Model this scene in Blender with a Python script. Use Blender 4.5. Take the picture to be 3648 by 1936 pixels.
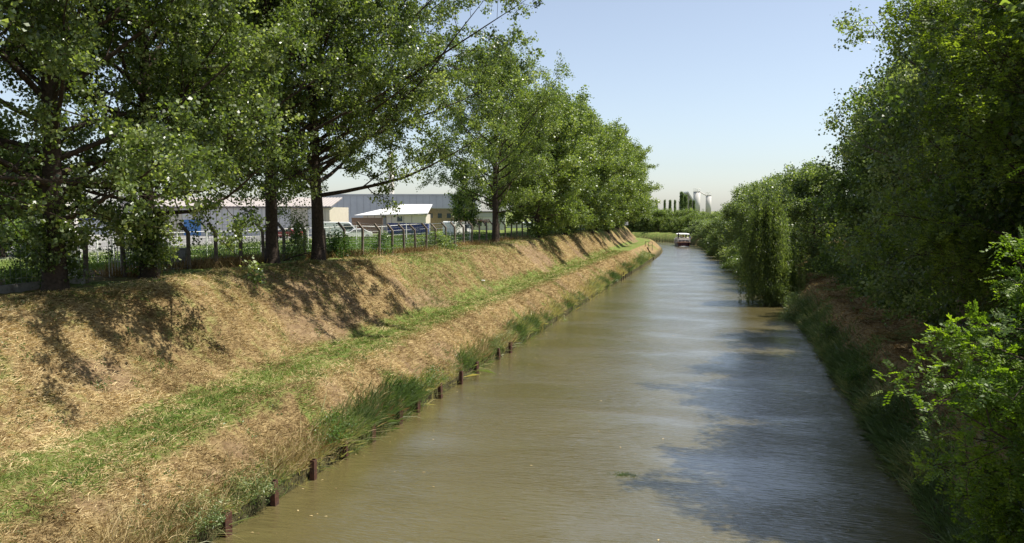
import bpy, bmesh, math, random
import numpy as np
from mathutils import Vector, Matrix

for o in list(bpy.data.objects):
    bpy.data.objects.remove(o)
SC = bpy.context.scene
COL = SC.collection
R = math.radians

# ------------------------------------------------------------------ camera
cam_d = bpy.data.cameras.new("camera")
cam = bpy.data.objects.new("camera", cam_d)
COL.objects.link(cam)
cam_d.sensor_width = 36.0
cam_d.lens = 28.0
cam_d.clip_start = 0.1
cam_d.clip_end = 6000
cam.location = (0, 0, 9.0)
cam.rotation_euler = (R(90) - math.atan2(61.5, 796.4), 0, math.atan2(218, 796.4))
SC.camera = cam
SC.render.resolution_x = 1024
SC.render.resolution_y = 543

# ------------------------------------------------------------------ light
SUN_EL, SUN_AZ = R(62), R(72)          # azimuth clockwise from +Y (along the canal)
sd = Vector((math.sin(SUN_AZ) * math.cos(SUN_EL), math.cos(SUN_AZ) * math.cos(SUN_EL), math.sin(SUN_EL)))
W = bpy.data.worlds.new("World")
SC.world = W
W.use_nodes = True
wn = W.node_tree.nodes
sky = wn.new('ShaderNodeTexSky')
sky.sky_type = 'NISHITA'
sky.sun_disc = False
sky.sun_elevation = SUN_EL
sky.sun_rotation = SUN_AZ
sky.air_density = 1.0
sky.dust_density = 0.65
sky.ozone_density = 4.0
hsv = wn.new('ShaderNodeHueSaturation'); hsv.inputs['Saturation'].default_value = 0.66
W.node_tree.links.new(sky.outputs[0], hsv.inputs['Color'])
W.node_tree.links.new(hsv.outputs[0], wn['Background'].inputs[0])
wn['Background'].inputs[1].default_value = 0.101
sl = bpy.data.lights.new("sun", 'SUN')
sl.energy = 5.0
sl.angle = R(0.5)
sl.color = (1.0, 0.95, 0.86)
so = bpy.data.objects.new("sun", sl)
so.rotation_euler = sd.to_track_quat('Z', 'Y').to_euler()
so.location = (60, 20, 90)
COL.objects.link(so)
SC.view_settings.view_transform = 'Standard'
SC.view_settings.look = 'None'
SC.view_settings.exposure = 0.68
SC.view_settings.gamma = 1.0

# ------------------------------------------------------------------ helpers
def tag(o, label=None, cat=None, group=None, kind=None):
    if label: o['label'] = label
    if cat: o['category'] = cat
    if group: o['group'] = group
    if kind: o['kind'] = kind
    return o

def link(name, me, parent=None, mat=None):
    o = bpy.data.objects.new(name, me)
    COL.objects.link(o)
    if parent: o.parent = parent
    if mat is not None and not me.materials: me.materials.append(mat)
    return o

def thing(name, loc, label, cat, group=None, rz=0, scale=None):
    o = bpy.data.objects.new(name, None)
    o.empty_display_size = 0.2
    COL.objects.link(o)
    o.location = loc
    o.rotation_euler = (0, 0, rz)
    if scale: o.scale = scale
    return tag(o, label, cat, group)

def dup(root, loc, rz, label, group=None, scale=None):
    r = root.copy(); COL.objects.link(r)
    r.location = loc; r.rotation_euler = (0, 0, rz)
    if scale: r.scale = scale
    r['label'] = label
    if group: r['group'] = group
    for ch in list(root.children):
        c = ch.copy(); COL.objects.link(c); c.parent = r
        for g in list(ch.children):
            d = g.copy(); COL.objects.link(d); d.parent = c
    return r

def np_mesh(name, V, F, mat=None, smooth=False, fattr=None, vattr=None):
    """V (n,3); F (m,k) all the same k, or list of such arrays"""
    me = bpy.data.meshes.new(name)
    Fs = F if isinstance(F, list) else [F]
    Fs = [np.asarray(f, np.int32) for f in Fs if len(f)]
    V = np.asarray(V, np.float32)
    me.vertices.add(len(V)); me.vertices.foreach_set('co', V.ravel())
    li = np.concatenate([f.ravel() for f in Fs])
    tot = np.concatenate([np.full(len(f), f.shape[1], np.int32) for f in Fs])
    st = np.concatenate([[0], np.cumsum(tot)[:-1]]).astype(np.int32)
    me.loops.add(len(li)); me.loops.foreach_set('vertex_index', li)
    me.polygons.add(len(tot)); me.polygons.foreach_set('loop_start', st)
    if smooth: me.polygons.foreach_set('use_smooth', np.ones(len(tot), bool))
    for d, dom in ((fattr, 'FACE'), (vattr, 'POINT')):
        for k, a in (d or {}).items():
            at = me.attributes.new(k, 'FLOAT', dom)
            at.data.foreach_set('value', np.asarray(a, np.float32))
    me.update(calc_edges=True)
    if mat is not None: me.materials.append(mat)
    return me

class MB:
    """collects boxes, tubes, prisms, lathes; builds ONE mesh object"""
    def __init__(s): s.v = []; s.f = []
    def add(s, vs, fs):
        n = len(s.v); s.v += [tuple(v) for v in vs]; s.f += [tuple(i + n for i in f) for f in fs]
        return s
    def box(s, x0, x1, y0, y1, z0, z1, m=None):
        vs = [(x0,y0,z0),(x1,y0,z0),(x1,y1,z0),(x0,y1,z0),(x0,y0,z1),(x1,y0,z1),(x1,y1,z1),(x0,y1,z1)]
        if m is not None: vs = [m @ Vector(v) for v in vs]
        return s.add(vs, [(0,3,2,1),(4,5,6,7),(0,1,5,4),(1,2,6,5),(2,3,7,6),(3,0,4,7)])
    def tube(s, pts, rad, n=6, cap=True):
        pts = [Vector(p) for p in pts]
        if not hasattr(rad, '__len__'): rad = [rad] * len(pts)
        vs = []
        for i, p in enumerate(pts):
            t = (pts[min(i+1, len(pts)-1)] - pts[max(i-1, 0)]).normalized()
            a = t.cross(Vector((0,0,1)) if abs(t.z) < .9 else Vector((1,0,0))).normalized(); b = t.cross(a)
            for k in range(n):
                w = 2*math.pi*k/n
                vs.append(p + (a*math.cos(w) + b*math.sin(w))*rad[i])
        fs = [(i*n+k, i*n+(k+1) % n, (i+1)*n+(k+1) % n, (i+1)*n+k) for i in range(len(pts)-1) for k in range(n)]
        if cap: fs += [tuple(range(n-1, -1, -1)), tuple(range((len(pts)-1)*n, len(pts)*n))]
        return s.add(vs, fs)
    def prism(s, prof, y0, y1, axis='y'):
        """profile list of (a,b) extruded; axis y: a=x,b=z ; axis x: a=y,b=z ; axis z: a=x,b=y"""
        n = len(prof)
        f = {'y': lambda a,b,c: (a,c,b), 'x': lambda a,b,c: (c,a,b), 'z': lambda a,b,c: (a,b,c)}[axis]
        vs = [f(a,b,y0) for a,b in prof] + [f(a,b,y1) for a,b in prof]
        fs = [(i,(i+1)%n,n+(i+1)%n,n+i) for i in range(n)] + [tuple(range(n-1,-1,-1)), tuple(range(n,2*n))]
        return s.add(vs, fs)
    def lathe(s, prof, n=24, c=(0,0,0)):
        vs = [(c[0]+r*math.cos(2*math.pi*k/n), c[1]+r*math.sin(2*math.pi*k/n), c[2]+z) for r, z in prof for k in range(n)]
        m = len(prof)
        fs = [(i*n+k, i*n+(k+1)%n, (i+1)*n+(k+1)%n, (i+1)*n+k) for i in range(m-1) for k in range(n)]
        fs += [tuple(range(n-1,-1,-1)), tuple(range((m-1)*n, m*n))]
        return s.add(vs, fs)
    def build(s, name, mat, parent=None, smooth=False, bevel=0):
        me = bpy.data.meshes.new(name)
        me.from_pydata([tuple(v) for v in s.v], [], s.f)
        bm = bmesh.new(); bm.from_mesh(me)
        bmesh.ops.recalc_face_normals(bm, faces=bm.faces)
        if bevel: bmesh.ops.bevel(bm, geom=[e for e in bm.edges if e.calc_face_angle(0) > .5], offset=bevel, segments=2, affect='EDGES', profile=.6)
        bm.to_mesh(me); bm.free()
        if smooth:
            for p in me.polygons: p.use_smooth = True
        me.materials.append(mat)
        return link(name, me, parent)

# ------------------------------------------------------------------ materials
def new_mat(name):
    m = bpy.data.materials.new(name); m.use_nodes = True
    return m, m.node_tree.nodes, m.node_tree.links, m.node_tree.nodes['Principled BSDF']

def simple(name, col, rough=.6, metal=0, var=.15, scale=3.0, bump=0.0, spec=.4, dirt=None, dscale=1.2):
    """a colour broken up by two scales of noise, with optional bump"""
    m, N, L, P = new_mat(name)
    tc = N.new('ShaderNodeTexCoord')
    n1 = N.new('ShaderNodeTexNoise'); n1.inputs['Scale'].default_value = scale; n1.inputs['Detail'].default_value = 6
    L.new(tc.outputs['Object'], n1.inputs['Vector'])
    mr = N.new('ShaderNodeMapRange')
    mr.inputs[1].default_value = .25; mr.inputs[2].default_value = .75
    mr.inputs[3].default_value = 1 - var; mr.inputs[4].default_value = 1 + var
    L.new(n1.outputs['Fac'], mr.inputs[0])
    hs = N.new('ShaderNodeHueSaturation'); hs.inputs['Color'].default_value = (*col, 1)
    L.new(mr.outputs[0], hs.inputs['Value'])
    out = hs.outputs[0]
    if dirt:
        n2 = N.new('ShaderNodeTexNoise'); n2.inputs['Scale'].default_value = dscale; n2.inputs['Detail'].default_value = 8
        L.new(tc.outputs['Object'], n2.inputs['Vector'])
        cr = N.new('ShaderNodeValToRGB'); cr.color_ramp.elements[0].position = .5; cr.color_ramp.elements[1].position = .68
        L.new(n2.outputs['Fac'], cr.inputs[0])
        mx = N.new('ShaderNodeMix'); mx.data_type = 'RGBA'; mx.inputs[7].default_value = (*dirt, 1)
        L.new(cr.outputs[0], mx.inputs[0]); L.new(out, mx.inputs[6]); out = mx.outputs[2]
    L.new(out, P.inputs['Base Color'])
    P.inputs['Roughness'].default_value = rough; P.inputs['Metallic'].default_value = metal
    P.inputs['Specular IOR Level'].default_value = spec
    if bump:
        b = N.new('ShaderNodeBump'); b.inputs['Strength'].default_value = bump; b.inputs['Distance'].default_value = .05
        L.new(n1.outputs['Fac'], b.inputs['Height']); L.new(b.outputs[0], P.inputs['Normal'])
    return m

def leafmat(name, c0, c1, c2, trans=.35, tcol=None, rough=.45, spec=.5):
    m, N, L, P = new_mat(name)
    at = N.new('ShaderNodeAttribute'); at.attribute_name = 'tint'
    cr = N.new('ShaderNodeValToRGB'); e = cr.color_ramp.elements
    e[0].position = 0; e[0].color = (*c0, 1); e[1].position = 1; e[1].color = (*c2, 1)
    x = e.new(.55); x.color = (*c1, 1)
    L.new(at.outputs['Fac'], cr.inputs[0])
    L.new(cr.outputs[0], P.inputs['Base Color'])
    P.inputs['Roughness'].default_value = rough; P.inputs['Specular IOR Level'].default_value = spec
    T = N.new('ShaderNodeBsdfTranslucent')
    mm = N.new('ShaderNodeMix'); mm.data_type = 'RGBA'; mm.blend_type = 'MULTIPLY'; mm.inputs[0].default_value = 1
    L.new(cr.outputs[0], mm.inputs[6]); mm.inputs[7].default_value = (*(tcol or (2.2, 2.3, .8)), 1)
    L.new(mm.outputs[2], T.inputs['Color'])
    mx = N.new('ShaderNodeMixShader'); mx.inputs[0].default_value = trans
    L.new(P.outputs[0], mx.inputs[1]); L.new(T.outputs[0], mx.inputs[2])
    L.new(mx.outputs[0], N['Material Output'].inputs['Surface'])
    return m

M = {}
M['poplar_leaf'] = leafmat('poplar_leaf', (.042,.066,.018), (.125,.172,.048), (.32,.36,.19), .38, rough=.36, spec=.7)
M['row_leaf'] = leafmat('row_leaf', (.06,.09,.024), (.15,.20,.055), (.28,.32,.14), .36, rough=.4)
M['grey_leaf'] = leafmat('grey_leaf', (.058,.085,.032), (.145,.195,.075), (.30,.34,.18), .36, rough=.38)
M['dark_leaf'] = leafmat('dark_leaf', (.034,.056,.017), (.085,.13,.036), (.18,.24,.075), .38, rough=.5)
M['robinia_leaf'] = leafmat('robinia_leaf', (.045,.078,.014), (.11,.175,.022), (.20,.27,.04), .46, tcol=(2.2,2.4,.5), rough=.5)
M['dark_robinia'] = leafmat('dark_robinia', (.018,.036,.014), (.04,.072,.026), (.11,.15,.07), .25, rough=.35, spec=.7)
M['yellow_leaf'] = leafmat('yellow_leaf', (.045,.072,.014), (.115,.165,.03), (.22,.28,.06), .45, tcol=(2.2,2.2,.5), rough=.5)
M['willow_leaf'] = leafmat('willow_leaf', (.042,.068,.022), (.11,.15,.05), (.21,.25,.10), .42, rough=.45)
M['weed_leaf'] = leafmat('weed_leaf', (.04,.075,.018), (.08,.15,.03), (.16,.22,.06), .3)
M['reed_blade'] = leafmat('reed_blade', (.09,.14,.045), (.20,.25,.10), (.44,.38,.19), .3, tcol=(1.6,1.7,.8))
M['dry_blade'] = leafmat('dry_blade', (.16,.108,.048), (.43,.33,.155), (.70,.56,.31), .18, tcol=(1.1,1.0,.8), rough=.8, spec=.15)
M['rust_blade'] = leafmat('rust_blade', (.14,.085,.035), (.27,.18,.08), (.42,.32,.14), .2, tcol=(1.2,1.1,.7), rough=.8, spec=.15)
M['green_blade'] = leafmat('green_blade', (.07,.115,.02), (.14,.20,.045), (.29,.30,.11), .25, tcol=(1.6,1.7,.6), rough=.7, spec=.2)
M['bark'] = simple('bark', (.062,.046,.035), .9, var=.45, scale=9, bump=.8, spec=.15)
M['pale_bark'] = simple('pale_bark', (.16,.13,.10), .9, var=.4, scale=7, bump=.6, spec=.15)
M['concrete'] = simple('concrete', (.26,.24,.21), .9, var=.25, scale=5, bump=.2, dirt=(.12,.10,.08), dscale=2)
M['post_concrete'] = simple('post_concrete', (.17,.135,.105), .9, var=.3, scale=6, bump=.3, dirt=(.09,.07,.05), dscale=3)
M['rust'] = simple('rust', (.075,.030,.017), .85, var=.45, scale=8, bump=.3, dirt=(.045,.03,.025), dscale=5)
M['wire'] = simple('wire', (.32,.33,.34), .5, .6, var=.1)
M['white_metal'] = simple('white_metal', (.78,.77,.75), .5, var=.06, dirt=(.6,.57,.5))
M['white_paint'] = simple('white_paint', (.80,.80,.79), .3, var=.04)
M['cream'] = simple('cream', (.66,.60,.52), .7, var=.06)
M['dark_wood'] = simple('dark_wood', (.05,.035,.025), .8, var=.4, scale=6, bump=.3)

# ------------------------------------------------------------------ noise and terrain
_rs = np.random.default_rng(7)
_T = _rs.random((256, 256))
def vnoise(x, y, s):
    x = np.asarray(x, float) / s; y = np.asarray(y, float) / s
    xi = np.floor(x).astype(int); yi = np.floor(y).astype(int); fx = x - xi; fy = y - yi
    fx = fx*fx*(3-2*fx); fy = fy*fy*(3-2*fy)
    g = lambda a, b: _T[a & 255, b & 255]
    return (g(xi,yi)*(1-fx)+g(xi+1,yi)*fx)*(1-fy) + (g(xi,yi+1)*(1-fx)+g(xi+1,yi+1)*fx)*fy
def fbm(x, y, s): return vnoise(x,y,s)*.55 + vnoise(x+31.7,y+11.3,s/2.1)*.3 + vnoise(x+7.1,y+77.7,s/4.3)*.15
def sstep(a, b, x):
    t = np.clip((np.asarray(x, float)-a)/(b-a), 0, 1); return t*t*(3-2*t)

def chaikin(p, n=3):
    p = np.array(p, float)
    for _ in range(n):
        q = np.empty((2*len(p), 2)); q[0] = p[0]; q[-1] = p[-1]
        q[1:-1:2] = p[:-1]*.75 + p[1:]*.25; q[2:-1:2] = p[:-1]*.25 + p[1:]*.75
        p = q
    return p
LEFT = chaikin([(-13.4,-200),(-13.4,60),(-13.3,120),(-13.2,165),(-15,188),(-24,206),(-42,219),(-80,230),(-300,270),(-2500,700)])
RIGHT = chaikin([(5.5,-200),(5.5,40),(5.2,70),(4.2,95),(1.8,140),(-3,185),(-12,220),(-30,242),(-70,256),(-300,300),(-2500,740)])
def sdist(x, y, poly):
    x = np.asarray(x, float); y = np.asarray(y, float)
    best = np.full(x.shape, 1e18); sgn = np.ones(x.shape)
    for (ax, ay), (bx, by) in zip(poly[:-1], poly[1:]):
        dx, dy = bx-ax, by-ay; l2 = dx*dx+dy*dy
        t = np.clip(((x-ax)*dx+(y-ay)*dy)/l2, 0, 1)
        d = (x-ax-t*dx)**2 + (y-ay-t*dy)**2
        cr = dx*(y-ay)-dy*(x-ax)
        m = d < best
        best = np.where(m, d, best); sgn = np.where(m, np.sign(cr), sgn)
    return np.sqrt(best)*sgn          # positive on the left of the line
def dl_dr(x, y): return sdist(x, y, LEFT), -sdist(x, y, RIGHT)
def lerpp(x, xs, ys): return np.interp(x, xs, ys)
def ground_z(x, y, bumps=True):
    x = np.asarray(x, float); y = np.asarray(y, float)
    dl, dr = dl_dr(x, y)
    w = sstep(30, 62, y)
    cn = vnoise(y+3, y*0+1, 13)-.5; cn2 = vnoise(y+33, y*0+5, 5)-.5
    fd = 1-.75*sstep(45,85,y)
    crest = 9.9 - 1.5*w + (cn*1.6 + cn2*.7)*fd; ztop = 5.95 - .45*w + (cn*.22 + cn2*.14)*fd
    s = np.clip((dl-5.3)/(crest-5.3), 0, 1)
    upper = 2.42 + (ztop-2.42)*(.75*s + .25*s*s*(3-2*s))
    wob = ((vnoise(y, x*.3, 9)-.5)*1.3+(vnoise(y+17, x*.5, 3.3)-.5)*.7)*(1-.75*sstep(45,85,y))*sstep(5.4,7,dl)*(1-sstep(10,13,dl))
    s2 = np.clip((dl+wob-5.3)/(crest-5.3), 0, 1)
    upper = 2.42 + (ztop-2.42)*(.6*s2 + .4*s2*s2*(3-2*s2))
    zl = np.where(dl < 0, -1.2, np.where(dl < .08, -1.2+dl/.08*1.65,
         np.where(dl < 2.4, .45+(dl-.08)/2.32*1.85, np.where(dl < 5.3, 2.3+(dl-2.4)/2.9*.12, upper))))
    zl = np.where(dl > 16, ztop-(ztop-5.1)*sstep(16,34,dl), zl)
    sr = np.clip((dr-3.8)/5.2, 0, 1)
    zr = np.where(dr < 0, -1.2, np.where(dr < .25, -1.2+dr/.25*1.4, np.where(dr < 2.4, .2+(dr-.25)/2.15*2.0,
         np.where(dr < 3.8, 2.2+(dr-2.4)*.07, 2.3+3.4*(.6*sr+.4*sr*sr*(3-2*sr))))))
    zr = np.where(dr > 2.4, np.where((y > 205) & (x < 6), 2.2+(zr-2.2)*(1-sstep(205,222,y))+.05*np.minimum(dr,12), zr), zr)
    z = np.maximum(zl, zr)
    if bumps:
        b = (fbm(x, y, 1.6)-.5)*.26 + (fbm(x+9, y+3, .6)-.5)*.22
        amp = np.where(np.maximum(dl, dr) < .3, .3, 1.0)*np.where((dl > 2.4) & (dl < 5.3), .35, 1.0)
        z = np.where(np.maximum(dl, dr) > .07, z + b*amp, z)
    return z
def gz(x, y): return float(ground_z(np.array([x]), np.array([y]))[0])

xs = np.concatenate([[-2600,-1500,-900,-600,-420,-300,-230,-190], np.arange(-160,-60,4), np.arange(-60,-30,1.2), np.arange(-30,-13.6,.22),
                     [-13.6,-13.55,-13.48,-13.44,-13.4,-13.36,-13.3,-13.2], np.arange(-12.6,4.0,.9), np.arange(4.0,17,.26), np.arange(17,40,1.5), [44,55,70,100,150,250,500,900,1600,2600]])
ys = np.concatenate([[-120,-60,-30,-15], np.arange(-5,10,1.0), np.arange(10,62,.26), np.arange(62,120,.55), np.arange(120,290,1.2), [295,305,320,345,380,430,500,650,900,1400,2200,3500]])
GX, GY = np.meshgrid(xs, ys, indexing='ij')
DL, DR = dl_dr(GX, GY)
GZ = ground_z(GX, GY)
nx, ny = GX.shape
idx = np.arange(nx*ny).reshape(nx, ny)
GF = np.stack([idx[:-1,:-1], idx[1:,:-1], idx[1:,1:], idx[:-1,1:]], -1).reshape(-1, 4)
GV = np.stack([GX, GY, GZ], -1).reshape(-1, 3)
dlc = (DL[:-1,:-1]+DL[1:,1:]).ravel()/2
ycc = (GY[:-1,:-1]+GY[1:,1:]).ravel()/2; xcc = (GX[:-1,:-1]+GX[1:,1:]).ravel()/2
po = lambda y: np.interp(y, [14, 42], [-.4, .45])
dlc = dlc-po(ycc)
edge_w = (fbm(xcc, ycc, 2.5)-.5)*1.0
pathmask = (dlc > 2.4+edge_w) & (dlc < 5.35+edge_w*.6) & (ycc < 290) & (xcc > -160)

# surface masks (what grows where)
gr = fbm(GX, GY, 5.0)
green = np.zeros_like(GX)
green += sstep(.52,.74, fbm(GX+50, GY, 2.2))*.75*((DL > 0) & (DL < 2.4))
DP = DL-po(GY)
green += np.where((DP > 1.6) & (DP < 6.0), sstep(1.8,2.8,DP)*(1-sstep(4.9,5.8,DP))*(1-.45*np.exp(-((DP-3.35)/.3)**2)-.4*np.exp(-((DP-4.55)/.3)**2)), 0)
green += sstep(.50,.72, fbm(GX, GY+90, 3.0))*.6*((DL >= 6.0))*(.5+.5*sstep(9,11,DL)) 
green += sstep(30, 75, GY)*sstep(6.8, 9.2, DL)*.50*(DL < 17.5) + sstep(8.2,9.8,DL)*.35*(DL < 17.5) + .14*(DL > 5)*(DL < 17.5)
green = np.where(DL > 17.5, .3+.7*sstep(16.5,20,DL), green)
green = np.where(DR > 0, sstep(.5,.7,fbm(GX,GY,3))*.8 + sstep(70,150,GY)*.45, green)
green = np.where((DR > 0) & (GY > 215), .75, green)
dirt = sstep(13.2,15,DL)*(1-sstep(17,19.5,DL))*(1-sstep(40,52,GY))*.9
bare = lambda X, Y, D: sstep(.58,.70,fbm(X+13,Y*.55+5,2.4))*.85*((D > 5) & (D < 11)) + sstep(.60,.72,fbm(X+3,Y+45,1.7))*.7*((D > .3) & (D < 2.4))
dirt = np.maximum(dirt, bare(GX, GY, DL))
yard = sstep(40,46,DL)*(1-sstep(200,260,DL))
edge = (1-sstep(.1,.9,DL))*(DL > 0) + (1-sstep(.2,1.4,DR))*(DR > 0)
va = dict(green=np.clip(green,0,1).ravel(), dirt=np.clip(dirt,0,1).ravel(), yard=np.clip(yard,0,1).ravel(), wet=np.clip(edge,0,1).ravel())

def ground_mat(name, base_green):
    m, N, L, P = new_mat(name)
    tc = N.new('ShaderNodeTexCoord')
    def noise(s, d=8, rough=.6, st=None):
        n = N.new('ShaderNodeTexNoise'); n.inputs['Scale'].default_value = s; n.inputs['Detail'].default_value = d; n.inputs['Roughness'].default_value = rough
        if st:
            mp = N.new('ShaderNodeMapping'); mp.inputs['Scale'].default_value = st; L.new(tc.outputs['Object'], mp.inputs[0]); L.new(mp.outputs[0], n.inputs['Vector'])
        else: L.new(tc.outputs['Object'], n.inputs['Vector'])
        return n.outputs['Fac']
    def ramp(f, stops):
        c = N.new('ShaderNodeValToRGB'); e = c.color_ramp.elements
        e[0].position, e[0].color = stops[0][0], (*stops[0][1],1); e[1].position, e[1].color = stops[-1][0], (*stops[-1][1],1)
        for p, k in stops[1:-1]:
            q = e.new(p); q.color = (*k,1)
        L.new(f, c.inputs[0]); return c.outputs[0]
    def mixc(f, a, b):
        x = N.new('ShaderNodeMix'); x.data_type = 'RGBA'; L.new(f, x.inputs[0]); L.new(a, x.inputs[6]); L.new(b, x.inputs[7]); return x.outputs[2]
    def attr(n):
        a = N.new('ShaderNodeAttribute'); a.attribute_name = n; return a.outputs['Fac']
    def math_(op, a, b):
        x = N.new('ShaderNodeMath'); x.operation = op; x.use_clamp = True
        for i, v in enumerate((a, b)):
            if isinstance(v, float): x.inputs[i].default_value = v
            else: L.new(v, x.inputs[i])
        return x.outputs[0]
    straw = ramp(noise(2.6, 10, .75), [(.30,(.06,.038,.018)),(.42,(.17,.115,.055)),(.55,(.29,.21,.10)),(.72,(.42,.32,.16))])
    grass = ramp(noise(2.2, 10, .7), [(.3,(.065,.095,.018)),(.5,(.13,.175,.04)),(.7,(.25,.255,.09))])
    dirtc = ramp(noise(1.6, 10, .7), [(.3,(.09,.058,.034)),(.5,(.20,.135,.078)),(.7,(.33,.24,.14))])
    yardc = ramp(noise(.6, 6), [(.3,(.16,.155,.15)),(.7,(.26,.25,.235))])
    wetc = ramp(noise(3), [(.3,(.03,.028,.015)),(.7,(.10,.09,.04))])
    g = math_('ADD', attr('green'), 0.0)
    br = N.new('ShaderNodeMapRange'); br.inputs[1].default_value = .35; br.inputs[2].default_value = .65; br.inputs[3].default_value = -.35; br.inputs[4].default_value = .35
    L.new(noise(1.3, 8, .7), br.inputs[0])
    g = math_('ADD', attr('green'), br.outputs[0])
    gm = N.new('ShaderNodeMapRange'); gm.inputs[1].default_value = .25; gm.inputs[2].default_value = .75; L.new(g, gm.inputs[0])
    c = mixc(gm.outputs[0], straw, grass)
    c = mixc(attr('dirt'), c, dirtc)
    c = mixc(attr('yard'), c, yardc)
    c = mixc(attr('wet'), c, wetc)
    L.new(c, P.inputs['Base Color'])
    P.inputs['Roughness'].default_value = .95; P.inputs['Specular IOR Level'].default_value = .1
    b = N.new('ShaderNodeBump'); b.inputs['Strength'].default_value = .9; b.inputs['Distance'].default_value = .12
    L.new(noise(5, 8, .7), b.inputs['Height']); L.new(b.outputs[0], P.inputs['Normal'])
    return m
gm = ground_mat('bank_ground', 0)
def sub(F, name):
    u, inv = np.unique(F, return_inverse=True)
    return np_mesh(name, GV[u], inv.reshape(F.shape), gm, True, None, {k: a[u] for k, a in va.items()})
tag(link('ground', sub(GF[~pathmask], 'ground')), 'canal banks and flat land around them, straw dry cut grass with bare patches', kind='structure')
tag(link('towpath', sub(GF[pathmask], 'towpath')), 'green mown grass towpath running along the foot of the left bank', kind='structure')

# ------------------------------------------------------------------ water
def water_mat():
    m, N, L, P = new_mat('canal_water')
    tc = N.new('ShaderNodeTexCoord')
    n0 = N.new('ShaderNodeTexNoise'); n0.inputs['Scale'].default_value = .12; n0.inputs['Detail'].default_value = 4
    L.new(tc.outputs['Object'], n0.inputs['Vector'])
    cr = N.new('ShaderNodeValToRGB'); e = cr.color_ramp.elements
    e[0].position = .35; e[0].color = (.098,.081,.030,1); e[1].position = .65; e[1].color = (.118,.097,.037,1)
    L.new(n0.outputs['Fac'], cr.inputs[0]); L.new(cr.outputs[0], P.inputs['Base Color'])
    P.inputs['Roughness'].default_value = .24; P.inputs['IOR'].default_value = 1.45
    P.inputs['Specular IOR Level'].default_value = .95
    def wv(scale, st, det):
        mp = N.new('ShaderNodeMapping'); mp.inputs['Scale'].default_value = st; mp.inputs['Rotation'].default_value = (0,0,R(12))
        n = N.new('ShaderNodeTexNoise'); n.inputs['Scale'].default_value = scale; n.inputs['Detail'].default_value = det; n.inputs['Distortion'].default_value = .4
        L.new(tc.outputs['Object'], mp.inputs[0]); L.new(mp.outputs[0], n.inputs['Vector']); return n.outputs['Fac']
    a = wv(1.5, (.32, 2.4, 1), 3); b = wv(4.5, (.36, 2.2, 1), 4); c3 = wv(.16, (1,1.6,1), 2)
    m1 = N.new('ShaderNodeMath'); m1.operation = 'MULTIPLY_ADD'; L.new(b, m1.inputs[0]); m1.inputs[1].default_value = 1.1; L.new(a, m1.inputs[2])
    gl = N.new('ShaderNodeMapRange'); gl.inputs[1].default_value = .38; gl.inputs[2].default_value = .62; gl.inputs[3].default_value = .25; gl.inputs[4].default_value = 1.0
    L.new(c3, gl.inputs[0])
    m2 = N.new('ShaderNodeMath'); m2.operation = 'MULTIPLY'; L.new(m1.outputs[0], m2.inputs[0]); L.new(gl.outputs[0], m2.inputs[1])
    bp = N.new('ShaderNodeBump'); bp.inputs['Strength'].default_value = .55; bp.inputs['Distance'].default_value = .13
    L.new(m2.outputs[0], bp.inputs['Height']); L.new(bp.outputs[0], P.inputs['Normal'])
    P.inputs['Coat Weight'].default_value = 1.0; P.inputs['Coat Roughness'].default_value = .20; P.inputs['Coat IOR'].default_value = 1.5; L.new(bp.outputs[0], P.inputs['Coat Normal'])
    return m
wx = np.array([-170, 16.0]); wy = np.array([-110, 330.0])
wm = np_mesh('water', [(-170,-110,0),(14,-110,0),(14,330,0),(-170,330,0)], np.array([[0,1,2,3]]), water_mat())
tag(link('water', wm), 'murky brown green canal water with small ripples', kind='structure')

# ------------------------------------------------------------------ vegetation generators
class Tubes:
    def __init__(s): s.V = []; s.F = []; s.n = 0
    def add(s, P, rad, n):
        P = np.asarray(P, float); k = len(P)
        T = np.gradient(P, axis=0); T /= np.linalg.norm(T, axis=1, keepdims=True)+1e-9
        ref = np.array([0,0,1.0]) if abs(T[0,2]) < .8 else np.array([1.0,0,0])
        A = np.cross(T, ref); A /= np.linalg.norm(A, axis=1, keepdims=True)+1e-9
        B = np.cross(T, A)
        w = np.arange(n)*2*np.pi/n
        ring = P[:,None,:] + (A[:,None,:]*np.cos(w)[None,:,None] + B[:,None,:]*np.sin(w)[None,:,None])*np.asarray(rad)[:,None,None]
        s.V.append(ring.reshape(-1,3))
        i = np.arange(k-1)[:,None]*n; j = np.arange(n)[None,:]; j2 = (j+1) % n
        s.F.append((np.stack([i+j, i+j2, i+n+j2, i+n+j], -1).reshape(-1,4))+s.n)
        s.n += k*n
    def mesh(s, name, mat):
        return np_mesh(name, np.concatenate(s.V), np.concatenate(s.F), mat, True)

def unit(v): return v/(np.linalg.norm(v, axis=-1, keepdims=True)+1e-9)

def leaves_mesh(name, C, tw, rng, size, mat, aspect=.85, up=.35, hang=.3, axis=None, jit=.35, shade=None):
    n = len(C)
    nor = unit(rng.normal(size=(n,3)) + np.array([0,0,up]))
    a = rng.normal(size=(n,3)) + np.array([0,0,-hang]) if axis is None else axis + rng.normal(size=(n,3))*.35
    a = unit(a - nor*np.sum(a*nor, -1, keepdims=True)); b = np.cross(nor, a)
    L = (size*rng.triangular(.4,.9,1.5,n))[:,None]; Wd = L*aspect
    V = np.stack([C-a*L*.5, C-a*L*.08+b*Wd*.5+nor*L*.10, C+a*L*.55, C-a*L*.08-b*Wd*.5+nor*L*.10], 1).reshape(-1,3)
    F = np.arange(n*4).reshape(n,4)
    tint = np.clip(tw + rng.normal(size=n)*jit*.5, 0, 1)
    return np_mesh(name, V, F, mat, False, {'tint': tint})

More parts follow.
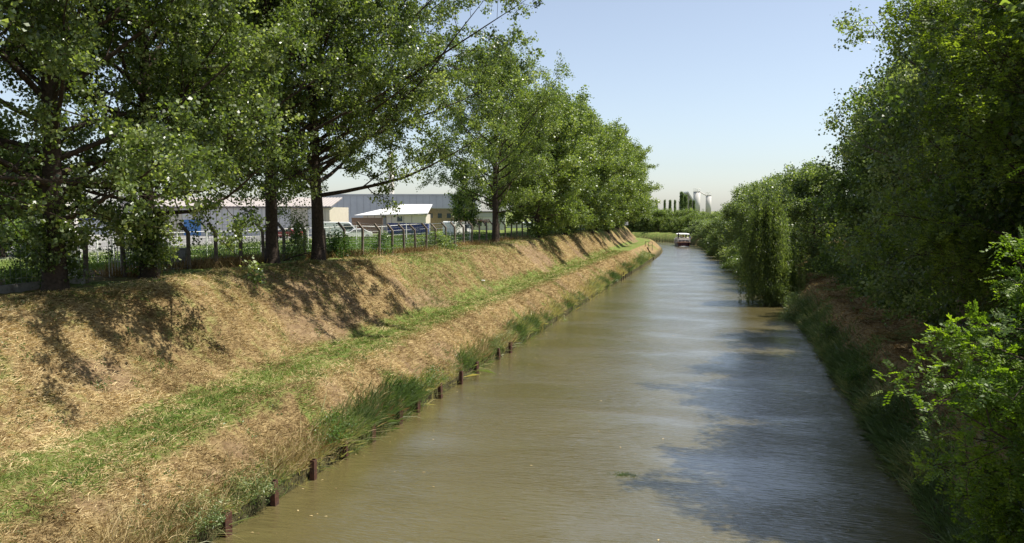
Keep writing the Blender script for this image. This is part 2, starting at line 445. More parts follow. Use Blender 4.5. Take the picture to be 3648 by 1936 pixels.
def pinnate_mesh(name, C, D, tw, rng, length, pairs, lw, mat):
    """compound leaves: leaflets in pairs along a rachis; C base points, D directions"""
    n = len(C); Vs = []; Ts = []
    D = unit(D); side = unit(np.cross(D, np.array([0,0,1.0]))+rng.normal(size=(n,3))*.25); side = unit(side - D*np.sum(side*D,-1,keepdims=True))
    nor = np.cross(side, D)
    Ln = length*rng.uniform(.7,1.2,n)[:,None]
    tint = np.clip(tw+rng.normal(size=n)*.12, 0, 1)
    ll = Ln*.24
    for p in range(pairs*2+1):
        if p < pairs*2:
            t = .2+.75*(p//2)/(pairs-1); s = 1 if p % 2 else -1
            base = C + D*Ln*t - np.array([0,0,1])*(Ln*.28*t*t)
            ax = unit(side*s + D*.35 - nor*.15*rng.uniform(0,1,(n,1)))
        else:
            base = C + D*Ln*.97 - np.array([0,0,1])*(Ln*.28); ax = D
        ax = unit(ax + rng.normal(size=(n,3))*.16)
        wd = np.cross(ax, unit(nor+rng.normal(size=(n,3))*.25))
        Vs.append(np.stack([base, base+ax*ll*.5+wd*ll*lw, base+ax*ll, base+ax*ll*.5-wd*ll*lw], 1))
        Ts.append(np.clip(tint+rng.normal(size=n)*.08, 0, 1))
    V = np.stack(Vs, 1).reshape(-1,3); T = np.stack(Ts, 1).reshape(-1)
    return np_mesh(name, V, np.arange(len(V)).reshape(-1,4), mat, False, {'tint': T})

def curve(p0, d, L, k, rng, wob, bend):
    """polyline from p0 in direction d, bending towards bend"""
    P = [np.array(p0, float)]; d = np.array(d, float)
    for i in range(k):
        d = d + bend*(1.0/k) + rng.normal(size=3)*wob
        d = d/np.linalg.norm(d)
        P.append(P[-1] + d*L/k)
    return np.array(P)

def skeleton(rng, H, r0, clear, Rad, n1=34, n2=8, n3=5, prof=None, asym=(0,0), low=8, high=62, twig=1.0, twig_tubes=True, lean=(0,0), fork=None, droop=.0, shoots=0):
    tb = Tubes(); twigs = []
    k = 12; t = np.linspace(0,1,k)
    tz = t*H*.93
    tx = np.cumsum(rng.normal(size=k)*.10)*t + lean[0]*t; ty = np.cumsum(rng.normal(size=k)*.10)*t + lean[1]*t
    trunk = np.stack([tx-tx[0], ty-ty[0], tz-.35], -1)
    rad = r0*np.clip(1-t, 0, 1)**.85*.92+.03
    ex = np.array([0,.25,.6,1.1,1.8])          # root flare
    base = np.stack([np.interp(ex, tz, trunk[:,0]), np.interp(ex, tz, trunk[:,1]), ex-.35], -1)
    P = np.concatenate([base, trunk[tz > 2.0]]); rr = np.concatenate([np.interp(ex, tz, rad)*np.array([1.55,1.32,1.15,1.05,1.0]), rad[tz > 2.0]])
    tb.add(P, rr, 14)
    prof = prof or (lambda s: (.62+.75*s)*(1-s**2.6)+.10)
    ga = 2.39996
    for i in range(n1):
        s = (i+rng.uniform(0,.8))/n1
        z = clear+(H*.9-clear)*s
        az = i*ga+rng.normal()*.35
        L = Rad*prof(s)*rng.uniform(.75,1.15)*(1+asym[0]*math.cos(az)+asym[1]*math.sin(az))
        el = R(low+(high-low)*s**.8+rng.normal()*7)
        d = np.array([math.cos(az)*math.cos(el), math.sin(az)*math.cos(el), math.sin(el)])
        p0 = np.array([np.interp(z, trunk[:,2], trunk[:,0]), np.interp(z, trunk[:,2], trunk[:,1]), z])
        pr = curve(p0, d, L, 6, rng, .09, np.array([0,0,.30-droop]))
        rb = max(.03, min(.45*np.interp(z, trunk[:,2], rad), .03+.010*L))
        tb.add(pr, np.linspace(rb, .012, 7), 6)
        for j in range(n2):
            u = .22+.78*(j+rng.uniform())/n2
            q = pr[0]+0; f = u*6; a = min(int(f),5); q = pr[a]+(pr[a+1]-pr[a])*(f-a); dd = unit(pr[a+1]-pr[a])
            ax = unit(rng.normal(size=3)+np.array([0,0,.15])); ax = unit(ax-dd*np.dot(ax,dd))
            d2 = unit(dd*.75+ax*rng.uniform(.5,1.1))
            L2 = max(.7, L*.42*(1.15-.6*u)*rng.uniform(.6,1.2))
            sc = curve(q, d2, L2, 4, rng, .12, np.array([0,0,.18-droop*1.5]))
            tb.add(sc, np.linspace(max(.012,rb*.38*(1.1-u)), .006, 5), 4)
            for m in range(n3):
                v = .25+.75*(m+rng.uniform())/n3; f = v*4; a = min(int(f),3)
                q2 = sc[a]+(sc[a+1]-sc[a])*(f-a); d3 = unit(unit(sc[a+1]-sc[a])*.6+unit(rng.normal(size=3))*.9+np.array([0,0,.05-droop]))
                e = q2+d3*twig*rng.uniform(.5,1.25)
                twigs.append((q2, e))
                if twig_tubes: tb.add(np.array([q2, (q2+e)/2+rng.normal(size=3)*.04, e]), np.array([.009,.006,.003]), 3)
    for i in range(shoots):                    # leafy shoots low on the trunk
        z = rng.uniform(.6, clear*1.1); az = rng.uniform(0,6.28)
        q = np.array([np.interp(z,trunk[:,2],trunk[:,0])+math.cos(az)*r0*.8, np.interp(z,trunk[:,2],trunk[:,1])+math.sin(az)*r0*.8, z])
        twigs.append((q, q+np.array([math.cos(az),math.sin(az),rng.uniform(-.6,.5)])*rng.uniform(.3,.9)))
    return tb, np.array([a for a,_ in twigs]), np.array([b for _,b in twigs])

def leaf_points(A, B, n, rng, sig=.16, t0=.15, t1=1.12, dens=None):
    k = rng.integers(0, len(A), n)
    t = rng.uniform(t0, t1, n)[:,None]
    return A[k]+(B[k]-A[k])*t+rng.normal(size=(n,3))*sig, k

def tree_meshes(seed, mat, bark, nleaf, size, sig=.18, aspect=.85, hang=.3, **kw):
    rng = np.random.default_rng(seed)
    tb, A, B = skeleton(rng, **kw)
    C, k = leaf_points(A, B, nleaf, rng, sig)
    cl = np.clip(rng.normal(.42,.2,len(A)),0,1)
    crown = leaves_mesh('crown', C, cl[k], rng, size, mat, aspect, hang=hang)
    return tb.mesh('trunk', bark), crown

def tree(name, loc, label, meshes, group=None, rz=0, scale=(1,1,1), cat='tree'):
    t = thing(name, loc, label, cat, group, rz, scale)
    link('trunk', meshes[0], t); link('crown', meshes[1], t)
    return t

# ------------------------------------------------------------------ view-plane helper for far things (true distances)
YAW = math.atan2(218, 796.4)
def at(px, d):
    """world x,y of the point seen at column px, d metres in front of the bridge"""
    k = (px-512)/796.4*d
    return (-math.sin(YAW)*d + math.cos(YAW)*k, math.cos(YAW)*d + math.sin(YAW)*k)
def hz(py, d): return 9 + (210-py)/796.4*d
def local(px, d, z=0): x, y = at(px, d); return (x, y, z)

# ------------------------------------------------------------------ left bank poplars
PL, BK = M['poplar_leaf'], M['bark']
wide = lambda s: (.95+.35*s)*(1-s**3.4)+.15
T = [
 (-24.8, 17.6, 'poplar whose crown enters at the left edge of the view, trunk outside it',
  dict(seed=10, nleaf=90000, size=.16, H=20, r0=.4, clear=2.4, Rad=8.4, n1=50, n2=9, n3=5, prof=wide, asym=(.0,.1), low=4, high=62, droop=.12)),
 (-24.6, 24.4, 'thick dark poplar nearest the bridge on the left bank, its trunk lost in shade',
  dict(seed=11, nleaf=200000, size=.138, H=20, r0=.43, clear=2.6, Rad=8.4, n1=54, n2=10, n3=6, prof=wide, asym=(.05,-.05), low=8, high=66, shoots=40, droop=.08)),
 (-25.5, 30.5, 'poplar with leafy shoots down its trunk, in front of the white gate',
  dict(seed=12, nleaf=200000, size=.138, H=20, r0=.38, clear=2.8, Rad=8.2, n1=54, n2=10, n3=6, prof=wide, asym=(.08,.0), low=6, high=66, shoots=70, droop=.08)),
 (-25.2, 40.2, 'straight bare brown poplar trunk beside the fence, left of the bushy based one',
  dict(seed=13, nleaf=200000, size=.142, H=21, r0=.39, clear=4.4, Rad=8.4, n1=54, n2=10, n3=6, prof=wide, asym=(.05,-.05), low=8, high=66, droop=.1)),
 (-24.5, 44.2, 'dark poplar with a shrub at its base and long limbs fanning out over the bank',
  dict(seed=14, nleaf=250000, size=.142, H=20.5, r0=.42, clear=3.9, Rad=9.8, n1=58, n2=11, n3=6, prof=wide, asym=(.34,.12), low=13, high=60, droop=.1)),
]
for x, y, lab, kw in T:
    tree('poplar_tree', (x, y, gz(x, y)), lab, tree_meshes(kw.pop('seed'), PL, BK, kw.pop('nleaf'), kw.pop('size'), hang=.5, sig=.15, **kw), 'poplars along the left bank')
ovoid = lambda s: (.55+1.1*s)*(1-s**2.2)+.16
RM = [tree_meshes(21+i, M['row_leaf'], BK, 70000, .23, sig=.24, H=17.5, r0=.36, clear=1.8, Rad=8.2, n1=44, n2=7, n3=5, prof=ovoid, low=0, high=66, twig_tubes=False, shoots=30) for i in range(3)]
x, y = -24.3, 82.0
tree('poplar_tree', (x, y, gz(x, y)), 'slender airy poplar standing first in the dense row, dry tuft at its foot',
     tree_meshes(31, M['row_leaf'], BK, 90000, .16, sig=.2, H=18.5, r0=.38, clear=3.0, Rad=8.6, n1=44, n2=8, n3=5, prof=ovoid, low=8, high=68), 'poplars along the left bank')
first = {}
row = [(-23.2,95),(-24.2,103),(-23.0,111),(-23.6,119),(-22.8,127),(-23.4,135),(-22.6,143),(-23.2,151),(-23.0,159),(-23.6,168),(-25.5,178),(-29,188)]
rr = random.Random(5)
for i, (x, y) in enumerate(row):
    x += 1.2 if i >= 4 else .4
    m = i % 3
    lab = {0: 'poplar second in the dense row, just past the airy slender one', 11: 'last poplar of the left row, at the bend above the pale house', 1: 'poplar third in the dense row, its trunk dark against the fence',
           10: 'poplar next to last in the row, its crown standing out against the sky'}.get(i, 'poplar in the packed middle of the left bank row, crown merged with its neighbours')
    sc = rr.uniform(.92, 1.06); loc = (x, y, gz(x, y)); rz = rr.uniform(0, 6.28)
    s3 = (sc*rr.uniform(.95,1.1), sc*rr.uniform(.95,1.1), sc*(.93 if i < 10 else .86))
    if m not in first:
        first[m] = tree('poplar_tree', loc, lab, RM[m], 'poplars along the left bank', rz, s3)
    else: dup(first[m], loc, rz, lab, None, s3)

# ------------------------------------------------------------------ bushes
def bush_meshes(seed, rx, ry, h, n, size, mat, clumps=16, aspect=.6, stems=9):
    rng = np.random.default_rng(seed)
    az = rng.uniform(0, 2*np.pi, clumps); el = np.arcsin(rng.uniform(.02, 1, clumps)); rad = rng.uniform(.45, .95, clumps)
    c = np.stack([np.cos(az)*np.cos(el)*rx*rad, np.sin(az)*np.cos(el)*ry*rad, np.sin(el)*h*rad], -1)
    k = rng.integers(0, clumps, n); sg = rng.uniform(.13, .26, clumps)
    C = c[k] + rng.normal(size=(n,3))*sg[k][:,None]*np.array([rx, ry, h*.8])
    C[:,2] = np.abs(C[:,2])*.98+.03
    cl = np.clip(rng.normal(.42,.2,clumps),0,1)
    tb = Tubes()
    for i in range(stems):
        j = rng.integers(0, clumps)
        p0 = np.array([rng.normal()*rx*.02, rng.normal()*ry*.02, -.15]); mid = (p0+c[j])/2+np.array([0,0,h*.12])
        tb.add(np.array([p0, mid, c[j]]), np.array([.02,.013,.006])*max(1,h/2.5), 5)
    return tb.mesh('stems', M['bark']), leaves_mesh('foliage', C, cl[k], rng, size, mat, aspect)
def bush(name, x, y, ms, label, group=None, z=None, rz=0, scale=(1,1,1), cat='bush'):
    t = thing(name, (x, y, gz(x, y) if z is None else z), label, cat, group, rz, scale)
    link('stems', ms[0], t); link('foliage', ms[1], t); return t

bush('shrub', -25.5, 43.6, bush_meshes(41, 1.0, 1.0, 3.1, 2600, .13, M['grey_leaf'], 14), 'dark twiggy shrub hugging the left of the limb fanning poplar trunk', cat='shrub')
bush('shrub', -25.9, 49.3, bush_meshes(42, 1.3, .9, 2.2, 2600, .14, M['weed_leaf'], 14), 'bright green bush in the fence just past the shrub based poplar', 'green bushes along the concrete post fence', cat='shrub')
bush('shrub', -26.0, 56.8, bush_meshes(43, .8, .8, 1.7, 1300, .14, M['weed_leaf'], 10), 'green bush behind the fence in front of the blue container', 'green bushes along the concrete post fence', cat='shrub')
bush('shrub', -25.6, 66.5, bush_meshes(44, 2.6, 1.0, 1.5, 2600, .16, M['grey_leaf'], 14), 'low grey brown thicket at the fence below the hanging poplar branch', 'green bushes along the concrete post fence', cat='shrub')
bush('shrub', -29.5, 36.5, bush_meshes(45, 2.0, 1.3, 1.9, 3600, .12, M['dark_leaf'], 14), 'dark green nettle thicket behind the fence right of the gate', 'green bushes along the concrete post fence', cat='shrub')
bush('shrub', -27.2, 26.0, bush_meshes(46, 1.2, .9, 1.9, 2200, .11, M['dark_leaf'], 12), 'dark undergrowth bush just right of the nearest poplar trunk', 'undergrowth by the left end of the fence', cat='shrub')
bush('shrub', -29.6, 22.5, bush_meshes(47, 1.9, 1.6, 2.6, 3200, .12, M['dark_leaf'], 14), 'shaded undergrowth thicket behind the fence at the left edge', 'undergrowth by the left end of the fence', cat='shrub')
bush('shrub', -33.5, 21.5, bush_meshes(49, 3.0, 2.2, 5.2, 6000, .16, M['dark_leaf'], 18), 'big dark bush filling the left edge behind the wire fence', 'undergrowth by the left end of the fence', cat='shrub')
bush('shrub', -31.5, 26.0, bush_meshes(48, 2.4, 1.6, 3.4, 4200, .13, M['dark_leaf'], 14), 'tall dark thicket behind the nearest poplar trunk', 'undergrowth by the left end of the fence', cat='shrub')
ym = tree_meshes(51, M['dark_leaf'], BK, 16000, .24, H=8.5, r0=.2, clear=.3, Rad=3.6, n1=30, n2=6, n3=4, low=-5, high=60, twig_tubes=False)
x, y = at(2, 66); yt = tree('yard_tree', (x, y, gz(x, y)), 'dark bushy tree in the yard at the left edge of the view', ym, 'dark trees at the left end of the yard')
x, y = at(36, 70); dup(yt, (x, y, gz(x, y)), 2, 'dark bushy tree in the yard just left of the white block', None, (.9,.9,.9))
x, y = at(466, 112)
tree('small_tree', (x, y, gz(x, y)), 'small dark round tree in the yard between the tan building and the lettered one', tree_meshes(50, M['dark_leaf'], BK, 9000, .2, H=6.5, r0=.16, clear=1.2, Rad=2.0, n1=22, n2=5, n3=4, twig_tubes=False))

# ------------------------------------------------------------------ right bank trees
RG = 'trees on the right bank'
def rtree(name, x, y, label, ms, **k): return tree(name, (x, y, gz(x, y)), label, ms, RG, **k)
dense = lambda s: (.85+.5*s)*(1-s**2.8)+.14
rtree('aspen_tree', 10.8, 42.0, 'tall grey green aspen whose ragged left edge stands against the sky',
      tree_meshes(61, M['grey_leaf'], M['pale_bark'], 80000, .15, sig=.2, H=17.5, r0=.3, clear=1.2, Rad=5.8, n1=46, prof=dense, low=5, high=60, twig_tubes=False))
rtree('aspen_tree', 12.5, 50.0, 'tall grey green aspen rising behind the ragged edged one, reaching the top of the view',
      tree_meshes(62, M['grey_leaf'], M['pale_bark'], 60000, .16, sig=.2, H=19, r0=.3, clear=1.5, Rad=5.5, n1=42, prof=dense, low=5, high=60, twig_tubes=False))
DM = [tree_meshes(64+i, M['dark_leaf'], BK, 52000, .19, sig=.25, H=15, r0=.28, clear=.8, Rad=5.4, n1=42, n2=7, n3=4, prof=dense, low=-4, high=55, twig_tubes=False) for i in range(2)]
GMs = [tree_meshes(67+i, M['grey_leaf'], BK, 40000, .22, sig=.28, H=11, r0=.24, clear=.3, Rad=4.8, n1=40, n2=6, n3=4, prof=dense, low=-10, high=55, twig_tubes=False) for i in range(2)]
dk0 = rtree('broadleaf_tree', 12.2, 33.0, 'dark shaded broadleaf tree between the robinia and the ragged aspen', DM[0], scale=(1,1,1.15))
dk1 = rtree('broadleaf_tree', 12.0, 60.0, 'dark broadleaf tree with a round top just beyond the tall aspens', DM[1], scale=(1,1,.98))
dup(dk0, (13.2, 70.0, gz(13.2, 70)), 1.3, 'dark broadleaf tree behind the willow, lower than the round topped one', None, (.85,.85,.72))
dup(dk1, (13.8, 83.0, gz(13.8, 83)), 2.1, 'dark green tree directly right of the willow top', None, (.85,.85,.72))
for i, (x, y, s) in enumerate([(15.5,26,1.2),(16.5,38,1.25),(17.5,52,1.2),(17,64,1.05),(16.5,76,.95),(15,90,.85),(13,18,1.0),(18.5,30,1.35)]):  # second row, added so gaps between the front trees stay dark
    dup(dk0 if i % 2 else dk1, (x, y, gz(x, y)), i*1.1, 'dark tree of the second row, added to block light behind the right bank trees', None, (s,s,s))
g0 = g1 = None
far = [(9.0,95,1.0,0,'grey green tree standing right behind the top of the willow'),(7.8,106,1.0,1,'grey green tree second beyond the willow, leaning over the water'),
       (6.6,118,1.02,0,None),(5.2,130,1.02,1,None),(3.9,142,1.0,0,None),(2.2,154,.84,1,None),(.4,166,.70,0,None),(-1.4,178,.58,1,None),(-3.2,190,.46,0,None),(-5.0,201,.40,1,None),(-7.5,212,.38,0,None)]
for i, (x, y, s, m, lab) in enumerate(far):
    lab = lab or 'grey green tree in the far line of crowns, right of the boat'
    src = (g0, g1)[m]
    if src is None:
        src = rtree('willowy_tree', x, y, lab, GMs[m], scale=(s,s,s*.93), rz=i)
        if m: g1 = src
        else: g0 = src
    else: dup(src, (x, y, gz(x, y)), i*1.3, lab, None, (max(s,.7),max(s,.7),s*.93))
# low overhanging bushes on the right waterline
OB = [bush_meshes(80+i, 2.6, 2.6, 3.2, 7000, .2, M[('grey_leaf','dark_leaf')[i]], 18) for i in range(2)]
b0 = b1 = None
for i, (x, y, s, lab) in enumerate([(4.5,92,1.0,'dark bush dipping into the water behind the willow'),(3.6,101,.9,'bush on the right waterline just beyond the willow'),(2.8,111,1.0,None),(1.6,122,1.0,None),(.9,133,1.0,None),(-.2,144,.95,None),(-1.4,155,.95,None),(-2.6,166,.9,None),(-3.4,177,.85,None),(-4.6,188,.75,None),(-6.2,199,.6,None)]):
    lab = lab or 'rounded bush hanging over the far right waterline before the bend'
    src = (b0, b1)[i % 2]
    if src is None:
        src = bush('waterside_bush', x, y, OB[i % 2], lab, 'bushes over the right waterline', z=.3)
        if i % 2: b1 = src
        else: b0 = src
    else: dup(src, (x, y, .3), i*.9, lab, None, (s,s,s*1.05))
# undergrowth on the right upper slope
UB = bush_meshes(90, 2.3, 2.3, 2.7, 5200, .17, M['dark_leaf'], 18)
u0 = None
for i, (x, y, s) in enumerate([(10.8,27,1.0),(11.2,36,1.1),(10.9,44,1.0),(10.6,52,1.0),(10.4,60,1.1),(10.4,67,1.0),(10.2,75,1.0),(9.6,84,1.0),(13.5,40,1.4),(13.4,56,1.4),(13,70,1.4),(13.5,22,1.4)]):
    lab = 'dark bush on the upper slope under the right bank trees'
    if u0 is None: u0 = bush('undergrowth_bush', x, y, UB, lab, 'bushes under the right bank trees')
    else: dup(u0, (x, y, gz(x, y)), i*1.7, lab, None, (s,s,s))
# far bank beyond the bend
FB = [tree_meshes(95+i, M['row_leaf'], BK, 16000, .30, sig=.35, H=8.0, r0=.2, clear=.2, Rad=4.6, n1=36, n2=5, n3=3, prof=dense, low=-6, high=55, twig_tubes=False) for i in range(2)]
f0 = f1 = None
cl_ = np.cumsum(np.concatenate([[0], np.hypot(*np.diff(RIGHT, axis=0).T)]))
k0 = cl_[np.argmin(np.abs(RIGHT[:,1]-214)*(1+100*(RIGHT[:,0] > -2)))]
def along(u, off):
    i = int(np.clip(np.searchsorted(cl_, u)-1, 0, len(cl_)-2)); a, b_ = RIGHT[i], RIGHT[i+1]
    dv = (b_-a)/np.hypot(*(b_-a)); p = a+dv*(u-cl_[i]); return p[0]+dv[1]*off, p[1]-dv[0]*off
for i in range(26):
    x, y = along(k0+(i//2)*4.6+(i%2)*2.0, 7.6 if i % 2 == 0 else 11.8); s = (1.0+.12*math.sin(i*2.3))*(.66 if i % 2 == 0 else .80)*(.72 if i < 4 else .8 if i < 12 else 1)
    z = gz(x, y)-.2
    lab = 'bushy tree in the dense green mass closing the view at the bend'
    src = (f0, f1)[(i//2) % 2]
    if src is None:
        src = tree('bushy_tree', (x, y, z), lab, FB[(i//2) % 2], 'trees on the far bank at the bend', 0, (s,s,s))
        if (i//2) % 2: f1 = src
        else: f0 = src
    else: dup(src, (x, y, z), i*1.1, lab, None, (s,s,s))
slim = lambda s: (.45+1.5*s)*(1-s)**1.1*1.5+.10
LP = tree_meshes(99, M['dark_leaf'], BK, 9000, .38, sig=.3, H=12, r0=.18, clear=.8, Rad=1.5, n1=34, n2=4, n3=3, prof=slim, low=55, high=75, twig_tubes=False)
lp0 = None
for px, d, top, w, lab in [(656,400,200.2,.8,'first small slender poplar from the left above the far trees'),(664,400,199.6,.75,'second small slender poplar from the left above the far trees'),(669.5,400,199.8,.9,'third small slender poplar, slightly bent, above the far trees'),(674.5,400,199.8,.8,'fourth small slender poplar above the far trees, nearest the silos'),
                    (681.2,520,191.6,1.9,'tall slender poplar in front of the gabled plant by the silos'),(684.8,515,194.5,1.7,'broad slender poplar touching the gabled wall beside the silos'),(689.6,500,199.5,1.2,'short slender poplar at the foot of the big silo'),(693.5,500,200.2,1.0,'short dark poplar in front of the big silo')]:
    x, y = at(px, d); h = hz(top, d)-5
    if lp0 is None:
        lp0 = thing('slender_poplar', (x, y, 5), lab, 'tree', 'slender poplars by the silos', 0, (w*.48, w*.48, h/12)); link('trunk', LP[0], lp0); link('crown', LP[1], lp0)
    else: dup(lp0, (x, y, 5), px, lab, None, (w*.48, w*.48, h/12))

# ------------------------------------------------------------------ weeping willow
def willow():
    rng = np.random.default_rng(120); tb = Tubes()
    x, y = 3.4, 80.0
    t = thing('weeping_willow', (x, y, gz(x, y)), 'weeping willow with hanging green strands over the right waterline', 'tree', RG, 0, (.92,.92,1.13))
    trunk = np.array([[0,0,-.5],[.1,0,1.5],[0,.1,4],[-.1,0,7],[.1,0,9.8]]); tb.add(trunk, np.array([.32,.26,.2,.12,.04]), 10)
    C = []; AX = []; TW = []
    tips = []
    for i in range(34):
        q = rng.uniform()**.75; z0 = 4.2+6.4*q; az = i*2.39996+rng.normal()*.3
        r = 3.3*(1-((z0-4)/7.2)**1.4*.8)*rng.uniform(.35,1.05)
        p = np.array([math.cos(az)*r, math.sin(az)*r, z0]); tips.append((p, az))
        zz = max(1.5, z0-2.2); tb.add(np.array([[0,0,zz],[p[0]*.45,p[1]*.45,z0-.1],p]), np.array([.07,.04,.012]), 5)
    for i in range(760):
        p, az = tips[rng.integers(0, len(tips))]
        p = p+rng.normal(size=3)*np.array([.42,.42,.28])
        ln = min(rng.gamma(3.0,1.15)+.5, p[2]-.1); n = int(ln*18)+1
        u = rng.uniform(0,1,n); out = np.array([math.cos(az), math.sin(az), 0])
        C.append(p + np.outer(u*ln, [0,0,-1]) + np.outer(np.sin(u*1.7)*.35, out) + rng.normal(size=(n,3))*np.array([.10,.10,.05]))
        AX.append(np.tile([0,0,-1.0],(n,1))+out*.3); TW.append(np.full(n, np.clip(rng.normal(.45,.25),0,1)))
    # lower right shoulder
    for i in range(240):
        p = np.array([1.9+rng.normal()*1.0, rng.normal()*1.2, 4.6+rng.normal()*.5]); ln = rng.uniform(1.5,4.0); n = int(ln*17); u = rng.uniform(0,1,n)
        C.append(p+np.outer(u*ln,[0,0,-1])+rng.normal(size=(n,3))*.1); AX.append(np.tile([.2,0,-1.0],(n,1))); TW.append(np.full(n, np.clip(rng.normal(.5,.2),0,1)))
    C = np.concatenate(C); C[:,2] = np.maximum(C[:,2], -.1)
    link('trunk', tb.mesh('trunk', M['bark']), t)
    link('crown', leaves_mesh('crown', C, np.concatenate(TW), rng, .22, M['willow_leaf'], .28, axis=np.concatenate(AX)), t)
willow()

bush('waterside_bush', 4.1, 78.6, bush_meshes(121, 2.0, 1.6, 2.6, 4200, .18, M['willow_leaf'], 16, .3), 'leafy green bush at the foot of the weeping willow', 'bushes over the right waterline', z=.2)

# ------------------------------------------------------------------ robinias
def robinia(loc, label, seed, H, r0, clear, Rad, n1, n2, n3, nleaf, length, pairs, lw, mat, asym, low, high, prof=None, twig=.9, lean=(0,0), droop=.12, cat='tree', name='robinia_tree', extra=None):
    rng = np.random.default_rng(seed)
    tb, A, B = skeleton(rng, H=H, r0=r0, clear=clear, Rad=Rad, n1=n1, n2=n2, n3=n3, prof=prof, asym=asym, low=low, high=high, twig=twig, lean=lean, droop=droop)
    C, k = leaf_points(A, B, nleaf, rng, .05, .0, 1.05)
    D = unit(B-A)[k]*.5 + rng.normal(size=(nleaf,3))*.7 + np.array([0,0,.05])
    cl = np.clip(rng.normal(.5,.22,len(A)),0,1)
    t = thing(name, loc, label, cat, RG)
    link('trunk', tb.mesh('trunk', M['bark']), t)
    link('crown', pinnate_mesh('crown', C, D, cl[k], rng, length, pairs, lw, mat), t)
    return t
full = lambda s: (.9+.25*s)*(1-s**3)+.2
robinia((6.6, 13.2, gz(6.6,13.2)-.1), 'bright green robinia reaching feathery leaves over the water in the right foreground', 136, 7.4, .13, 2.6, 2.7, 50, 7, 5, 17000, .27, 6, .30, M['robinia_leaf'], (-.05,-.05), 4, 50, full, .5, lean=(-1.0,.3))
robinia((6.5, 14.0, gz(6.5,14.0)-.4), 'low robinia bush at the water edge in the bottom right corner', 132, 3.7, .08, .2, 1.8, 40, 7, 5, 13000, .25, 6, .30, M['robinia_leaf'], (-.2,-.1), 0, 50, full, .45, lean=(-.7,.3))
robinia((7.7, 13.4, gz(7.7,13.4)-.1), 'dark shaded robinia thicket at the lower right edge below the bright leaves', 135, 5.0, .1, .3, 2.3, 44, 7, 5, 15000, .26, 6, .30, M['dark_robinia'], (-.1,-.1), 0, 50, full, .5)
robinia((11.6, 29.5, gz(11.6,29.5)), 'tall yellow green robinia towering over the right edge of the view', 133, 14.0, .3, 1.4, 5.6, 50, 9, 5, 30000, .38, 4, .34, M['yellow_leaf'], (-.15,-.1), -3, 58, dense, 1.0)
robinia((9.2, 15.5, gz(9.2,15.5)), 'dark robinia filling the right edge behind the bright foreground leaves', 134, 10.0, .2, 1.0, 4.0, 46, 9, 5, 26000, .30, 5, .3, M['robinia_leaf'], (-.05,0), -5, 58, dense, .8)
# ------------------------------------------------------------------ ground cover and bank plants
def blade_mesh(name, P, tint, rng, length, width, flat, mat, lean=None):
    n = len(P)
    az = rng.uniform(0, 6.283, n); el = np.abs(rng.normal(flat, .3, n))
    d = np.stack([np.cos(az)*np.cos(el), np.sin(az)*np.cos(el), np.sin(el)], -1)
    if lean is not None: d = unit(d+lean)
    s = unit(np.cross(d, rng.normal(size=(n,3))))
    L = (length*rng.uniform(.5,1.4,n))[:,None]; w = (width*rng.uniform(.6,1.3,n))[:,None]
    V = np.stack([P-s*w*.5, P+s*w*.5, P+d*L*.55+s*w*.35+np.array([0,0,.02]), P+d*L-np.array([0,0,1])*L*.12*rng.uniform(0,1.6,(n,1))], 1).reshape(-1,3)
    return np_mesh(name, V, np.arange(n*4).reshape(n,4), mat, False, {'tint': np.clip(tint,0,1)})
rng = np.random.default_rng(200)
def scatter(n, x0, x1, y0, y1, power=1.0):
    u = rng.uniform(0,1,n)
    y = y0*(y1/y0)**u if power else rng.uniform(y0,y1,n)        # denser near the bridge
    return rng.uniform(x0, x1, n), y
def on(x, y, dz=0): return np.stack([x, y, ground_z(x, y)+dz], -1)
# dry cut grass lying on the slopes
x, y = scatter(430000, -24.5, -13.5, 10, 130)
dl, dr = dl_dr(x, y)
dl = dl-po(y)
keep = ((dl > 2.4) & (dl < 5.4) & (rng.uniform(0,1,len(x)) < .16)) | ((dl > .25) & (dl < 2.7+rng.normal(size=len(x))*.25)) | ((dl > 5.1+rng.normal(size=len(x))*.25) & (dl < 11.5))
keep &= rng.uniform(0,1,len(x)) > .8*bare(x, y, dl)
keep &= rng.uniform(0,1,len(x)) < (.25+1.1*vnoise(x, y, .8))*(1-.45*sstep(30,75,y)*sstep(6.9,9.0,dl))
x, y = x[keep], y[keep]
sc = 1+y/60
P = on(x, y, .015)
tint = .52+(fbm(x, y, 2.0)-.5)*1.3+(fbm(x+5, y+2, .5)-.5)*.8+rng.normal(size=len(x))*.26
me = blade_mesh('dry_grass', P, tint, rng, 1, 1, .12, M['dry_blade'])
co = np.empty(len(me.vertices)*3, np.float32); me.vertices.foreach_get('co', co); co = co.reshape(-1,4,3)
co = P[:,None,:] + (co-P[:,None,:])*np.array([.26,.26,.26])
# narrow the blades: rebuild with real sizes
bpy.data.meshes.remove(me)
def sized(name, P, tint, L, Wd, flat, mat, lean=None):
    n = len(P); az = rng.uniform(0, 6.283, n); el = np.abs(rng.normal(flat, .3, n))
    d = np.stack([np.cos(az)*np.cos(el), np.sin(az)*np.cos(el), np.sin(el)], -1)
    if lean is not None: d = unit(d+lean)
    s = unit(np.cross(d, rng.normal(size=(n,3)))); L = (L*rng.uniform(.5,1.4,n))[:,None]; w = (Wd*rng.uniform(.6,1.3,n))[:,None]
    dn = np.array([0,0,1.0])
    V = np.stack([P-s*w*.5, P+s*w*.5, P+d*L*.6+s*w*.4, P+d*L-dn*L*.15*rng.uniform(0,1.6,(n,1)), P+d*L*.6-s*w*.4], 1).reshape(-1,3)
    return np_mesh(name, V, np.arange(n*5).reshape(n,5), mat, False, {'tint': np.clip(tint,0,1)})
tag(link('dry_grass', sized('dry_grass', P, tint, .21*sc**.4, .0115*sc**.8, .16, M['dry_blade'])), 'dry straw coloured cut grass lying on the left bank slopes', kind='stuff')
